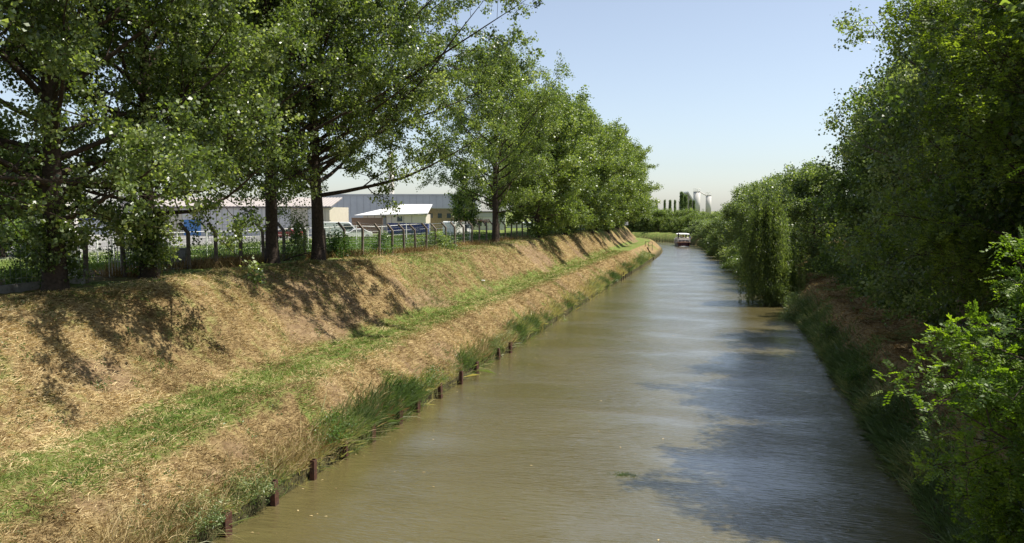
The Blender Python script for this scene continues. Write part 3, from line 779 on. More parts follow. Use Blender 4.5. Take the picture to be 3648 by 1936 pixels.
# green grass of the path and of scattered tufts
x, y = scatter(260000, -24.5, -13.5, 10, 130)
dl, dr = dl_dr(x, y)
dp = dl-po(y); de = dp+(fbm(x,y,2.0)-.5)*1.2
w = sstep(1.9,2.8,de)*(1-sstep(4.7,5.7,de)); w = np.maximum(w, sstep(.60,.74,fbm(x+50,y,2.2))*(dl > .2)*(dl < 2.4)*.9); w = np.maximum(w, sstep(.54,.72,fbm(x,y+90,3.0))*(dl > 5.6)*(dl < 11)*.6); w = np.maximum(w, (sstep(9.0,10.2,dl)*.5+sstep(28,75,y)*sstep(6.9,9.0,dl)*.45)*(dl < 15))
wear = 1-.75*np.exp(-((dp-3.35)/.26)**2)-.7*np.exp(-((dp-4.55)/.26)**2)
w = w*wear
k = rng.uniform(0,1,len(x)) < w*(.25+.85*vnoise(x, y, 1.1)); x, y, dl = x[k], y[k], dl[k]; sc = 1+y/60
tag(link('green_grass', sized('green_grass', on(x,y,-.01), .42+(fbm(x,y,1.7)-.5)*1.4+rng.normal(size=len(x))*.18, .15*sc**.3, .015*sc**.8, .75, M['green_blade'])), 'short green grass of the towpath and of tufts on the banks', kind='stuff')
# fringe of water plants, left bank
y = 10*(15.0)**rng.uniform(0,1,60000); x = -13.4-np.abs(rng.normal(0,.42,len(y)))
k = rng.uniform(0,1,len(x)) < sstep(.30,.58,vnoise(y*1.0, y*0, 2.3))+.28; x, y = x[k], y[k]; sc = 1+y/70
hh = .25+.6*sstep(.35,.75,vnoise(y+40, y*0, 3.7))
tag(link('bank_reeds', sized('bank_reeds', on(x,y,-.03), .45+(vnoise(y, y*0, 1.9)-.5)*1.7+rng.normal(size=len(x))*.2, hh*.8*sc**.15, .022*sc**.7, 1.0, M['reed_blade'], np.array([.35,0,0]))), 'reeds and rank grass fringing the left waterline', kind='stuff')
y = 11*(11.0)**rng.uniform(0,1,15000); x = -13.45-np.abs(rng.normal(0,.5,len(y)))
k = rng.uniform(0,1,len(x)) < .12+.9*sstep(.45,.7,vnoise(y+70, x, 1.7)); x, y = x[k], y[k]; sc = 1+y/70
tag(link('dry_reeds', sized('dry_reeds', on(x,y,-.03), .55+rng.normal(size=len(x))*.25, (.35+.6*vnoise(y+9, y*0, 2.9)), .011*sc**.8, .95, M['dry_blade'], np.array([.3,0,0]))), 'bleached dry reed stalks along the left waterline', kind='stuff')
y = rng.uniform(17, 50, 260); x = -13.35-np.abs(rng.normal(0,.1,260))
P_ = np.stack([x, y, np.full(260,.28)], -1); P_ = P_[rng.uniform(0,1,260) < .2+.8*sstep(.45,.6,vnoise(P_[:,1], P_[:,1]*0, 4.1))]
tag(link('leaning_reeds', sized('leaning_reeds', P_, .6+rng.normal(size=len(P_))*.3, np.full(len(P_),.95), np.full(len(P_),.011), .1, M['reed_blade'], np.array([1.6,.5,-.16]))), 'reed stems leaning out flat over the water at the left edge', kind='stuff')
# right bank: dry litter and waterline grass
x = rng.uniform(5.7, 14, 60000); y = 12*(8.5)**rng.uniform(0,1,60000); dl, dr = dl_dr(x, y); k = (dr > 1.3) & (dr < 8); x, y = x[k], y[k]; sc = 1+y/60
tag(link('leaf_litter', sized('leaf_litter', on(x,y,.01), .45+(fbm(x,y,2)-.5)*1.2+rng.normal(size=len(x))*.2, .2*sc**.4, .022*sc**.7, .2, M['rust_blade'])), 'brown dry grass and litter on the shaded right bank', kind='stuff')
y = 14*(9.0)**rng.uniform(0,1,42000); x = lerpp(y, RIGHT[:,1], RIGHT[:,0]) if False else 5.5+np.abs(rng.normal(0,.75,len(y)))-.1
x = np.where(y > 40, x-(5.5-np.interp(y,[40,70,95,140],[5.5,5.2,4.2,1.8])), x)
k = rng.uniform(0,1,len(x)) < .35+.8*sstep(.35,.65,vnoise(y, y*0+9, 2.7)); x, y = x[k], y[k]; sc = 1+y/70
tag(link('waterside_grass', sized('waterside_grass', on(x,y,-.03), .3+(vnoise(y, x, 1.6)-.5)*1.2+rng.normal(size=len(x))*.18, .55*sc**.15, .026*sc**.7, .9, M['reed_blade'], np.array([-.45,0,0]))), 'long drooping grass along the right waterline', kind='stuff')
# weeds inside the fence
n = 60000; u = rng.uniform(0,1,n); y = 36+ (u**.9)*52; x = np.interp(y,[36,60,90],[-28.6,-26.6,-25.4])-rng.uniform(0,1,n)**1.4*12
k = rng.uniform(0,1,n) < sstep(.25,.6,vnoise(x,y,3.1)); x, y = x[k], y[k]
hgt = .5+1.0*vnoise(x+3, y+8, 4.0)
P = on(x,y); P[:,2] += rng.uniform(0,1,len(x))*hgt
tag(link('tall_weeds', leaves_mesh('tall_weeds', P, np.clip(.45+(fbm(x,y,2.5)-.5)*1.4,0,1), rng, .13, M['weed_leaf'], .35, axis=np.tile([0,0,1.0],(len(x),1)))), 'tall green weeds growing behind the concrete post fence', kind='stuff')
n = 26000; y = rng.uniform(30, 95, n); x = np.interp(y,[20,45,55,75,100],[-27.4,-26.6,-25.2,-24.6,-24.2])+rng.normal(size=n)*.55
k = rng.uniform(0,1,n) < sstep(.4,.7,vnoise(x*.3,y,2.8))*np.interp(y,[30,36,46,52,95],[.4,1,1,.35,.35])+.08; x, y = x[k], y[k]
tag(link('dry_tufts', sized('dry_tufts', on(x,y,-.02), .45+(vnoise(x,y,1.5)-.5)+rng.normal(size=len(x))*.2, .62, .03, 1.0, M['rust_blade'])), 'rusty brown dry grass tufts along the foot of the fence', kind='stuff')
n = 40000; y = rng.uniform(22,110,n); x = -29-rng.uniform(0,1,n)*22
k = rng.uniform(0,1,n) < .75; x, y = x[k], y[k]
tag(link('yard_grass', sized('yard_grass', on(x,y,-.02), .45+(fbm(x,y,3)-.5)*1.3+rng.normal(size=len(x))*.15, .30, .05, .9, M['green_blade'])), 'rough green grass in the yard behind the fence', kind='stuff')

# broadleaf weeds dotted over the mown slopes
n = 420; y = 11*(9.0)**rng.uniform(0,1,n); x = rng.uniform(-24,-13.9,n); dl, dr = dl_dr(x, y); k = ((dl > 5.4) & (dl < 10.5)) | ((dl > .7) & (dl < 2.6)); x, y = x[k], y[k]
m_ = 34; xx = np.repeat(x, m_)+rng.normal(size=len(x)*m_)*np.repeat(rng.uniform(.06,.22,len(x)), m_); yy = np.repeat(y, m_)+rng.normal(size=len(x)*m_)*.12
P_ = on(xx, yy, .02); P_[:,2] += rng.uniform(0,.14,len(xx))
tag(link('slope_weeds', leaves_mesh('slope_weeds', P_, np.repeat(rng.uniform(.05,.6,len(x)), m_), rng, .075, M['weed_leaf'], .45, up=.8)), 'small dark green weeds dotted over the mown left bank', kind='stuff')
n = 150; y = 15*(5.0)**rng.uniform(0,1,n); x = np.where(rng.uniform(0,1,n) < .55, -13.2+np.abs(rng.normal(0,1.2,n)), rng.uniform(-12.5,5,n))
tag(link('floating_leaves', leaves_mesh('floating_leaves', np.stack([x, y, np.full(n,.012)], -1), rng.uniform(.2,1,n), rng, .09, M['dry_blade'], .5, up=25, hang=0)), 'scattered dead leaves and bits drifting on the canal', kind='stuff')
# distinct leafy clumps at the left waterline
def clump(x, y, rx, ry, h, n, size, mat, label, seed, aspect=.5, cat='plant', name='leafy_plant'):
    bush(name, x, y, bush_meshes(seed, rx, ry, h, n, size, mat, 14, aspect, 6), label, 'leafy plants along the left waterline', cat=cat)
clump(-13.9, 25.6, .75, 1.5, .85, 2600, .085, M['weed_leaf'], 'bramble patch of broad green leaves between the fourth and fifth near rusty piles', 301)
clump(-13.75, 34.5, .7, 2.2, .9, 2400, .09, M['weed_leaf'], 'bushy green clump of water plants at the middle of the left edge', 302, .3)
clump(-13.7, 47.5, .6, 2.6, .8, 2200, .10, M['reed_blade'], 'grey green reed bed beside the last three rusty piles', 303, .25)
clump(-13.4, 63.0, .9, 3.0, 1.1, 2600, .12, M['reed_blade'], 'broad reed clump jutting from the left bank before the thin stakes', 304, .3)
clump(-13.5, 20.2, .6, .8, .9, 1100, .09, M['reed_blade'], 'straggly grey green plant beside the second rusty pile', 305, .3)
clump(-13.6, 18.0, .6, .9, .85, 1200, .09, M['reed_blade'], 'tangle of green reeds over the nearest rusty pile', 306, .3)
clump(-13.9, 135, .9, 5.0, 1.3, 1800, .2, M['reed_blade'], 'far green reed strip on the left waterline below the railing', 307, .3)
def rclump(x, y, rx, ry, h, n, size, mat, label, seed):
    bush('waterside_plant', x, y, bush_meshes(seed, rx, ry, h, n, size, mat, 12, .4, 5), label, 'leafy plants along the right waterline', cat='plant')
rclump(5.3, 69.5, 1.5, 2.8, 2.1, 4200, .15, M['reed_blade'], 'pale grey green bush on the bank right in front of the willow', 311)
rclump(6.2, 41, .8, 1.3, 1.2, 1800, .10, M['weed_leaf'], 'sunlit green plant halfway down the right waterline', 312)
rclump(6.2, 34, .7, 1.3, .9, 1500, .09, M['grey_leaf'], 'tangled plant at the right waterline between the sunlit one and the robinia', 313)
rclump(6.4, 28, .9, 1.4, 1.0, 1700, .09, M['grey_leaf'], 'shaded rank plant on the right waterline left of the feathery leaves', 314)
rclump(6.1, 54, .9, 2.0, 1.0, 1800, .12, M['dark_leaf'], 'dark plants on the right waterline nearer than the pale bush', 315)

# ------------------------------------------------------------------ rusty sheet piles and stakes
def pile_mesh():
    b = MB(); w, d, t = .24, .16, .03
    b.box(-w/2, w/2, -d/2, -d/2+t, -1.4, .72); b.box(-w/2, -w/2+t, -d/2+t, d/2, -1.4, .74); b.box(w/2-t, w/2, -d/2+t, d/2, -1.4, .73)
    return b
pm = None
ORD = ['nearest the bridge','second from the bridge','third from the bridge','fourth from the bridge','fifth from the bridge','sixth from the bridge','seventh from the bridge','eighth from the bridge','ninth from the bridge','tenth from the bridge','farthest but one, by the reed bed','farthest of the row, by the reed bed']
rr = random.Random(9)
for i, y in enumerate([18.6, 21.0, 23.4, 25.7, 27.9, 30.6, 32.6, 35.4, 38.6, 41.2, 45.6, 48.0]):
    if pm is None:
        o = pile_mesh().build('rusty_pile', M['rust'], None, False, .006); pm = o.data
    else: o = link('rusty_pile', pm)
    o.location = (-13.28+rr.uniform(-.03,.04), y, .0+rr.uniform(-.12,.05)); o.rotation_euler = (rr.uniform(-.04,.04), rr.uniform(-.05,.05), R(90)+rr.uniform(-.25,.25))
    tag(o, 'rusty steel pile at the left water edge, '+ORD[i], 'pile', 'rusty piles along the left water edge')
sm = None
for i in range(6):
    if sm is None:
        o = MB().tube([(0,0,-1),(.02,0,.5),(.03,.01,1.15)], [.06,.055,.045], 7).build('thin_stake', M['dark_wood']); sm = o.data
    else: o = link('thin_stake', sm)
    o.location = (-13.25, 101+i*2.1, -.25+.15*math.sin(i*2.1)); o.rotation_euler = (.05*math.sin(i), .06*math.cos(i*1.7), i)
    tag(o, 'thin dark stake in the short row at the far left water edge', 'stake', 'thin stakes at the left water edge')
# railing and chute at the far bank corner
x, y = -14.9, 152.0; z = gz(x, y)
t = thing('railing', (x, y, z), 'small dark railing frame at the head of a chute on the far left bank', 'railing')
b = MB()
b.tube([(-.55,0,1.35),(.75,0,1.3)], .035).tube([(-.55,0,.7),(.75,0,.65)], .03); b.build('rail', M['dark_wood'], t)
for px in (-.55, .1, .75): MB().tube([(px,0,-.3),(px,0,1.36)], .05).build('post', M['dark_wood'], t)
b = MB(); pts = [(-15.1+.1*k, 151.5-.35*k) for k in range(0, 19)]
for k in range(18):
    (xa, ya), (xb, yb) = pts[k], pts[k+1]; za, zb = gz(xa, ya), gz(xb, yb)
    b.add([(xa,ya,za-.1),(xa+.12,ya-.45,za-.1),(xb+.12,yb-.45,zb-.1),(xb,yb,zb-.1),(xa,ya,za+.2),(xa+.12,ya-.45,za+.2),(xb+.12,yb-.45,zb+.2),(xb,yb,zb+.2)],
          [(0,3,2,1),(4,5,6,7),(0,1,5,4),(1,2,6,5),(2,3,7,6),(3,0,4,7)])
tag(b.build('drain_chute', M['dark_wood']), 'dark drain chute running down the far left bank to the water', 'drain')

# ------------------------------------------------------------------ concrete post fence
fx = lambda y: float(np.interp(y, [15,28,45,55,75,100,130,170], [-26.2,-26.6,-26.6,-25.4,-24.9,-25.0,-25.0,-25.5]))
t = thing('concrete_post_fence', (0,0,0), 'long wire fence on cranked concrete posts behind the poplars', 'fence')
b = MB()
b.prism([(-.075,-.3),(.075,-.3),(.075,1.85),(.06,1.92),(-.40,2.42),(-.50,2.33),(-.075,1.86)], -.075, .075, 'y')
po = b.build('post', M['post_concrete'], t, False, .008); pmesh = po.data
ypos = []; y = 19.0
gaps = []
while y < 150:
    ypos.append(y); y += 2.25+(.0 if y < 60 else .012*(y-60))
for i, y in enumerate(ypos):
    o = po if i == 0 else link('post', pmesh, t)
    o.location = (fx(y), y, gz(fx(y), y)-.02); o.rotation_euler = (rr.uniform(-.02,.02), rr.uniform(-.03,.03), rr.uniform(-.12,.12))
wv = MB(); wv2 = wv; parts_ = [wv]
for a, c in zip(ypos[:-1], ypos[1:]):
    xa, xc = fx(a), fx(c); za, zc = gz(xa, a), gz(xc, c)
    if 26.5 < a < 31.5: continue
    if a > 31.5 and wv is parts_[0]: wv = MB(); parts_.append(wv)
    for h in (.15,.5,.85,1.2,1.55,1.85): wv.tube([(xa-.07,a,za+h),(xc-.07,c,zc+h)], .006, 3, False)
    for dx, h in ((.2,2.08),(.38,2.3)): wv.tube([(xa-dx,a,za+h),(xc-dx,c,zc+h)], .006, 3, False)
    if a < 70:
        nn = 9
        for k in range(1, nn):
            f = k/nn; wv.tube([(xa+(xc-xa)*f-.07, a+(c-a)*f, za+(zc-za)*f+.1), (xa+(xc-xa)*f-.07, a+(c-a)*f, za+(zc-za)*f+1.85)], .004, 3, False)
for q in parts_: q.build('wire_mesh', M['wire'], t)
b = MB()
for a, c in zip(ypos[:-1], ypos[1:]):
    if a > 26.2: break
    xa, xc = fx(a), fx(c); za, zc = gz(xa, a), gz(xc, c)
    z0, z1 = min(za, zc)-.3, (za+zc)/2+.30
    b.add([(xa-.06,a+.08,z0),(xa+.06,a+.08,z0),(xc+.06,c-.08,z0),(xc-.06,c-.08,z0),(xa-.06,a+.08,z1),(xa+.06,a+.08,z1),(xc+.06,c-.08,z1),(xc-.06,c-.08,z1)], [(0,3,2,1),(4,5,6,7),(0,1,5,4),(1,2,6,5),(2,3,7,6),(3,0,4,7)])
b.build('plinth', M['concrete'], t)
# gate leaves
t = thing('bar_gate', (-27.0, 28.9, gz(-27,28.9)), 'white barred gate half hidden behind the second poplar trunk', 'gate')
for nm, x0, y0, x1, y1 in (('gate_leaf',.1,-1.7,-.2,-.6),('gate_leaf',-.2,1.1,.1,2.4)):
    b = MB(); n = 9
    for k in range(n+1):
        f = k/n; b.tube([(x0+(x1-x0)*f, y0+(y1-y0)*f, .05),(x0+(x1-x0)*f, y0+(y1-y0)*f, 1.85)], .018, 6)
    for h in (.12,.8,1.75): b.tube([(x0,y0,h),(x1,y1,h)], .022, 6)
    b.build(nm, M['white_metal'], t)
# concrete cabinet inside the fence
x, y = at(179, 46.5)
t = thing('concrete_cabinet', (x, y, gz(x, y)), 'low grey concrete cabinet in dry weeds behind the fence', 'cabinet', None, YAW)
MB().box(-.42,.42,-.3,.3,-.1,.75).build('body', M['concrete'], t, False, .02); MB().box(-.46,.46,-.34,.34,.752,.83).build('lid', M['concrete'], t, False, .015); MB().box(-.012,.012,-.306,-.303,.05,.7).build('door_seam', M['dark_wood'], t)

# white panel fence of the yard
WF = [local(40,50), local(113,60), local(235,66.5), local(330,74), local(430,80), local(470,83)]
WF = [(p[0], p[1]) for p in WF]
t = thing('white_panel_fence', (0,0,0), 'long white wire panel fence across the yard in front of the warehouse', 'fence')
pts = []
for (xa, ya), (xb, yb) in zip(WF[:-1], WF[1:]):
    L = math.hypot(xb-xa, yb-ya); n = max(1, round(L/2.5))
    pts += [(xa+(xb-xa)*k/n, ya+(yb-ya)*k/n) for k in range(n)]
pts.append(WF[-1]); pp = None
topz = lambda x, y: gz(x, y)+2.05
for k, (x, y) in enumerate(pts):
    if pp is None: o = MB().box(-.035,.035,-.035,.035,-.2,2.12).build('post', M['white_metal'], t); pp = o.data
    else: o = link('post', pp, t)
    o.location = (x, y, gz(x, y))
b = MB()
for (xa, ya), (xb, yb) in zip(pts[:-1], pts[1:]):
    za, zb = gz(xa, ya), gz(xb, yb)
    for h, r_ in ((2.03,.022),(1.55,.010),(1.1,.010),(.6,.010),(.12,.012)): b.tube([(xa,ya,za+h),(xb,yb,zb+h)], r_, 4, False)
    for q in range(1, 13):
        f = q/13; b.tube([(xa+(xb-xa)*f, ya+(yb-ya)*f, za+(zb-za)*f+.1),(xa+(xb-xa)*f, ya+(yb-ya)*f, za+(zb-za)*f+2.03)], .0045, 3, False)
b.build('panel', M['white_metal'], t)

# ------------------------------------------------------------------ buildings
def panel_mat(name, cols, width, rough=.6):
    m, N, L, P = new_mat(name)
    tc = N.new('ShaderNodeTexCoord'); sx = N.new('ShaderNodeSeparateXYZ'); L.new(tc.outputs['Object'], sx.inputs[0])
    dv = N.new('ShaderNodeMath'); dv.operation = 'DIVIDE'; dv.inputs[1].default_value = width; L.new(sx.outputs[0], dv.inputs[0])
    fl = N.new('ShaderNodeMath'); fl.operation = 'FLOOR'; L.new(dv.outputs[0], fl.inputs[0])
    wnn = N.new('ShaderNodeTexWhiteNoise'); wnn.noise_dimensions = '1D'; L.new(fl.outputs[0], wnn.inputs['W'])
    cr = N.new('ShaderNodeValToRGB'); cr.color_ramp.interpolation = 'CONSTANT'; e = cr.color_ramp.elements
    e[0].position = 0; e[0].color = (*cols[0],1); e[1].position = .5; e[1].color = (*cols[1],1)
    if len(cols) > 2: q = e.new(.75); q.color = (*cols[2],1)
    L.new(wnn.outputs['Value'], cr.inputs[0])
    n1 = N.new('ShaderNodeTexNoise'); n1.inputs['Scale'].default_value = 1.4; n1.inputs['Detail'].default_value = 6; L.new(tc.outputs['Object'], n1.inputs[0])
    mr = N.new('ShaderNodeMapRange'); mr.inputs[3].default_value = .82; mr.inputs[4].default_value = 1.1; L.new(n1.outputs[0], mr.inputs[0])
    hs = N.new('ShaderNodeHueSaturation'); L.new(cr.outputs[0], hs.inputs['Color']); L.new(mr.outputs[0], hs.inputs['Value'])
    L.new(hs.outputs[0], P.inputs['Base Color']); P.inputs['Roughness'].default_value = rough
    return m
M['panel'] = panel_mat('cladding_panel', [(.62,.60,.59),(.60,.54,.43),(.66,.63,.60)], .86)
M['roof_sheet'] = simple('roof_sheet', (.36,.32,.29), .6, var=.12, dirt=(.36,.31,.28), dscale=.8)
M['white_roof'] = simple('white_roof', (.64,.63,.61), .5, var=.05)
M['seam'] = simple('seam', (.16,.14,.13), .7)
M['door_blue'] = simple('door_blue', (.10,.25,.55), .5, var=.1)
M['container_blue'] = simple('container_blue', (.03,.045,.24), .45, var=.15)
M['grey_wall'] = simple('grey_wall', (.47,.485,.49), .6, var=.08, scale=.6)
M['pale_wall'] = simple('pale_wall', (.62,.62,.61), .7, var=.08)
M['white_wall'] = simple('white_wall', (.80,.75,.72), .7, var=.05)
M['tan_wall'] = simple('tan_wall', (.25,.20,.13), .8, var=.2)
M['brown_wall'] = simple('brown_wall', (.20,.14,.11), .8, var=.2, scale=6)
M['maroon'] = simple('maroon', (.20,.025,.035), .6)
M['red_letter'] = simple('red_letter', (.30,.03,.04), .6)
M['glass'] = simple('window_glass', (.05,.065,.08), .12, spec=.6)
M['grey_door'] = simple('grey_door', (.24,.25,.26), .6)

# warehouse with the blue door
d = 120; k = d/796.4
t = thing('warehouse', local(120, d, 5.0), 'long beige and white panel clad warehouse with a blue door', 'warehouse', None, YAW)
Wd = 210*k; ez = hz(207.2, d)-5.0
MB().box(0, Wd, 0, 14, -.5, ez).build('wall', M['panel'], t)
b = MB()
for i in range(1, int(Wd/.86)+1): b.box(i*.86-.02, i*.86+.02, -.03, .0-.002, 0, ez-.05)
b.build('panel_seam', M['seam'], t)
b = MB(); n = 130
prof = []
for i in range(n+1):
    x = -.3+(Wd+.6)*i/n; prof.append((x, .06 if i % 2 else 0))
vs = []; 
for (x, h) in prof: vs += [(x, -.25, ez+.12+h), (x, 8, ez+1.55+h), (x, 8.0, ez+1.43), (x, -.25, ez+.02)]
fs = [(i*4+0, i*4+4, i*4+5, i*4+1) for i in range(n)] + [(i*4+3, i*4+2, i*4+6, i*4+7) for i in range(n)] + [(i*4+0, i*4+3, i*4+7, i*4+4) for i in range(n)]
b.add(vs, fs); rf = b.build('roof', M['roof_sheet'], t)
MB().box(-.3, Wd+.3, -.33, -.255, ez-.12, ez+.02).build('gutter', M['seam'], rf)
x0, x1 = (185.6-120)*k, (201.3-120)*k; dh = hz(220.7, d)-5.0
dr_ = MB().box(x0, x1, -.06, -.035, 0, dh).build('door', M['door_blue'], t)
MB().box(x0-.1, x1+.1, -.10, -.032, dh, dh+.14).box(x0-.12, x0, -.10, -.032, 0, dh).box((x0+x1)/2-.02, (x0+x1)/2+.02, -.072, -.061, 0, dh).build('door_frame', M['door_blue'], dr_)
b = MB(); b.box(.0, 18*k, .6, 5, ez+.1, ez+1.75); b.build('parapet', M['white_wall'], t)
b = MB()
for i in range(12): b.box(.1+i*.22, .16+i*.22, .55, .598, ez+.35, ez+1.3)
b.build('parapet_rib', M['seam'], t)
# white building at left
t = thing('white_block', local(56, 78, 5.0), 'tall white ribbed building wall behind the nearest poplar trunk', 'building', None, YAW)
MB().box(-2.2, 0, 0, 4.2, -.6, 6.3).build('wall', M['white_wall'], t)
b = MB()
for i in range(14): b.box(.002, .02, .1+i*.3, .14+i*.3, .4, 6.2)
b.build('wall_rib', M['cream'], t)
MB().box(-2.3, .12, -.1, 4.3, 6.3, 6.55).build('roof_edge', M['grey_wall'], t)
MB().box(-2.25, .06, -.05, 4.25, -.6, .35).build('plinth', M['concrete'], t)
# low grey building
d = 140; k = d/796.4
t = thing('low_grey_building', local(80, d, 5.0), 'low pale grey building with a brown box on its roof, left of the warehouse', 'building', None, YAW)
MB().box(0, 46*k, 0, 9, -.5, hz(218.5,d)-5).build('wall', M['pale_wall'], t)
MB().box(27*k, 40*k, 1, 7, hz(218.5,d)-5.0, hz(216.2,d)-5).box(27*k+.02,40*k,1.2,7,hz(216.2,d)-5,hz(212.5,d)-5).build('upper_storey', M['brown_wall'], t)
MB().box(26.5*k, 41*k, .8, 7.2, hz(212.5,d)-5, hz(210.8,d)-5).build('parapet', M['pale_wall'], t)
MB().box(-.1, 46*k, -.12, -.01, hz(219.6,d)-5, hz(218.2,d)-5).build('roof_trim', M['container_blue'], t)
# big grey hall with chimney
d = 175; k = d/796.4
t = thing('grey_hall', local(318, d, 5.0), 'big plain grey industrial hall rising behind the white roofed shed', 'building', None, YAW)
hh = hz(195.3,d)-5
MB().box(0, 158*k, 0, 30, -.5, hh).build('wall', M['grey_wall'], t)
b = MB()
for i in range(1, 24): b.box(i*158*k/24-.03, i*158*k/24+.03, -.03, -.003, 3, hh-.1)
b.build('cladding_seam', simple('hall_seam', (.30,.31,.32), .6), t)
MB().box(-.15, 158*k+.15, -.15, 30.1, hh, hh+.25).build('roof_edge', M['grey_wall'], t)
gd = MB().box(8*k, 26*k, -.08, -.035, 0, hz(216,d)-5).build('garage_door', M['grey_door'], t)
x, y = at(391.8, 190)
t = thing('chimney', (x, y, 5), 'tall tan concrete chimney behind the grey hall', 'chimney')
MB().lathe([(.72,0),(.62,hz(152,190)-5-.4)], 20).build('shaft', M['cream'], t, True); MB().lathe([(.70,hz(152,190)-5-.398),(.70,hz(152,190)-5),(.5,hz(152,190)-5.02)], 20).build('rim', M['concrete'], t)
# white roofed shed
d = 142; k = d/796.4
t = thing('shed', local(360, d, 5.0), 'low beige shed under a white sloping roof', 'shed', None, YAW)
e = hz(214.6,d)-5; Ws = 66*k
MB().box(.6, Ws, 0, 10, -.5, e).build('wall', M['cream'], t)
b = MB(); b.add([(-.9,-.5,e-.25),(Ws+.4,-.5,e+.1),(Ws+.4,8,e+1.75),(6.5,8,e+1.75),(-.9,9,e-.15),(-.9,-.5,e-.1),(Ws+.4,-.5,e+.25),(Ws+.4,8,e+1.9),(6.5,8,e+1.9),(-.9,9,e+0)],
      [(5,6,7,8),(5,8,9),(0,1,6,5),(1,2,7,6),(0,5,9,4),(0,4,3),(0,3,2,1),(4,9,8,3),(3,8,7,2)]); b.build('roof', M['white_roof'], t)
b = MB()
for px in (368,375,382,392,404,412): b.box((px-360)*k-.03,(px-360)*k+.03,-.03,-.003,0,e-.15)
b.build('wall_seam', M['seam'], t)
fr = MB().box(22.4*k,26.6*k,-.09,-.032,0,e-.2).build('door', M['seam'], t); MB().box(23.4*k,26.2*k,-.12,-.092,0,e-.55).build('door_leaf', M['grey_door'], fr)
MB().box(37.5*k,42.5*k,-.07,-.032,e-1.2,e-.35).build('window', M['glass'], t)
d = 134; k = d/796.4
o = MB().box(0, 31*k, 0, .3, -.3, hz(218.4,d)-5).box(-.05,31*k+.05,-.05,.35,hz(218.4,d)-5,hz(218.4,d)-4.88).build('brick_wall', M['brown_wall'])
o.location = local(352, d, 5.0); o.rotation_euler = (0,0,YAW); tag(o, 'low brown brick wall in front of the shed', 'wall')
# blue container
d = 124; k = d/796.4
t = thing('shipping_container', local(387.5, d, 5.0), 'dark blue shipping container behind the fence in front of the shed', 'container', None, YAW)
h = hz(223,d)-5; wc = 40.5*k
b = MB(); b.box(.05, wc-.05, .05, 2.4, .15, h-.1)
for i in range(28): b.box(.15+i*(wc-.3)/28, .15+(i+.5)*(wc-.3)/28, .0, .048, .25, h-.15)
b.build('body', M['container_blue'], t)
b = MB()
for a in (0, wc-.14): b.box(a, a+.14, -.04, .0-.002, 0, h)
b.box(.14, wc-.14, -.04, -.002, h-.14, h).box(.14, wc-.14, -.04, -.002, .0, .16); b.build('frame', M['container_blue'], t)
# tan building
d = 150; k = d/796.4
t = thing('tan_building', local(424, d, 5.0), 'tan brown building with a maroon awning, right of the white roofed shed', 'building', None, YAW)
MB().box(0, 44*k, 0, 10, -.5, hz(208.5,d)-5).build('wall', M['tan_wall'], t)
MB().box(-.1, 44*k+.1, -.1, 10.1, hz(208.5,d)-5, hz(207.8,d)-5).build('roof_edge', M['grey_wall'], t)
MB().prism([(-1.1,hz(222.8,d)-5),(-.003,hz(220.6,d)-5),(-.003,hz(222.6,d)-5)], 31*k, 43.5*k, 'x').build('awning', M['maroon'], t)
for px in (5,14,23): MB().box(px*k, (px+4)*k, -.05, -.004, hz(218,d)-5, hz(213.5,d)-5).build('window', M['glass'], t)
# lettered building
d = 155; k = d/796.4
t = thing('lettered_building', local(468, d, 5.0), 'pale grey building with dark red capital lettering along its front', 'building', None, YAW)
h = hz(212.4,d)-5; wl = 37*k
MB().box(0, wl, 0, 12, -.5, h).build('wall', M['pale_wall'], t)
MB().box(-.15, wl+.15, -.2, 12.1, h, h+.22).build('roof_edge', M['seam'], t)
MB().box(.1, wl-.1, -.06, -.004, h-.95, h-.1).build('fascia', M['grey_wall'], t)
MB().box(wl-.2, wl+.04, -.09, -.004, 0, h-1).build('corner_trim', M['white_wall'], t); MB().box(22*k-.08,22*k+.08,-.09,-.004,0,h-1.05).build('corner_trim', M['white_wall'], t)
for px in (5,11,16.5,24.5,28.5): MB().box(px*k, (px+2.6)*k, -.05, -.004, .9, 1.75).build('window', M['glass'], t)
cu = bpy.data.curves.new('lettering', 'FONT'); cu.body = 'PROXIMARD'; cu.size = .88; cu.extrude = .04; cu.space_character = 1.12; cu.resolution_u = 3
co_ = bpy.data.objects.new('tmp_text', cu); COL.objects.link(co_)
bpy.context.view_layer.update()
lm = bpy.data.meshes.new_from_object(co_.evaluated_get(bpy.context.evaluated_depsgraph_get()))
bpy.data.objects.remove(co_)
lm.materials.clear(); lm.materials.append(M['red_letter'])
o = link('lettering', lm, t); o.location = (2.6*k, -.06, hz(222.4,d)-5); o.rotation_euler = (R(90),0,0)
sw = max(v.co.x for v in lm.vertices); o.scale = (19.0*k/sw, 1, 1)
# long pale building seen between trunks
d = 172; k = d/796.4
t = thing('long_pale_building', local(507, d, 5.0), 'long low pale building glimpsed between the trunks of the dense row', 'building', None, YAW)
MB().box(0, 100*k, 0, 10, -.5, hz(223.5,d)-5).build('wall', M['pale_wall'], t); MB().box(-.1, 100*k+.1, -.15, 10.1, hz(223.5,d)-5, hz(222.6,d)-5).build('roof', M['grey_wall'], t)
for i in range(14): MB().box((4+i*6.7)*k,(6.5+i*6.7)*k,-.05,-.004,.9,1.9).build('window', M['glass'], t)
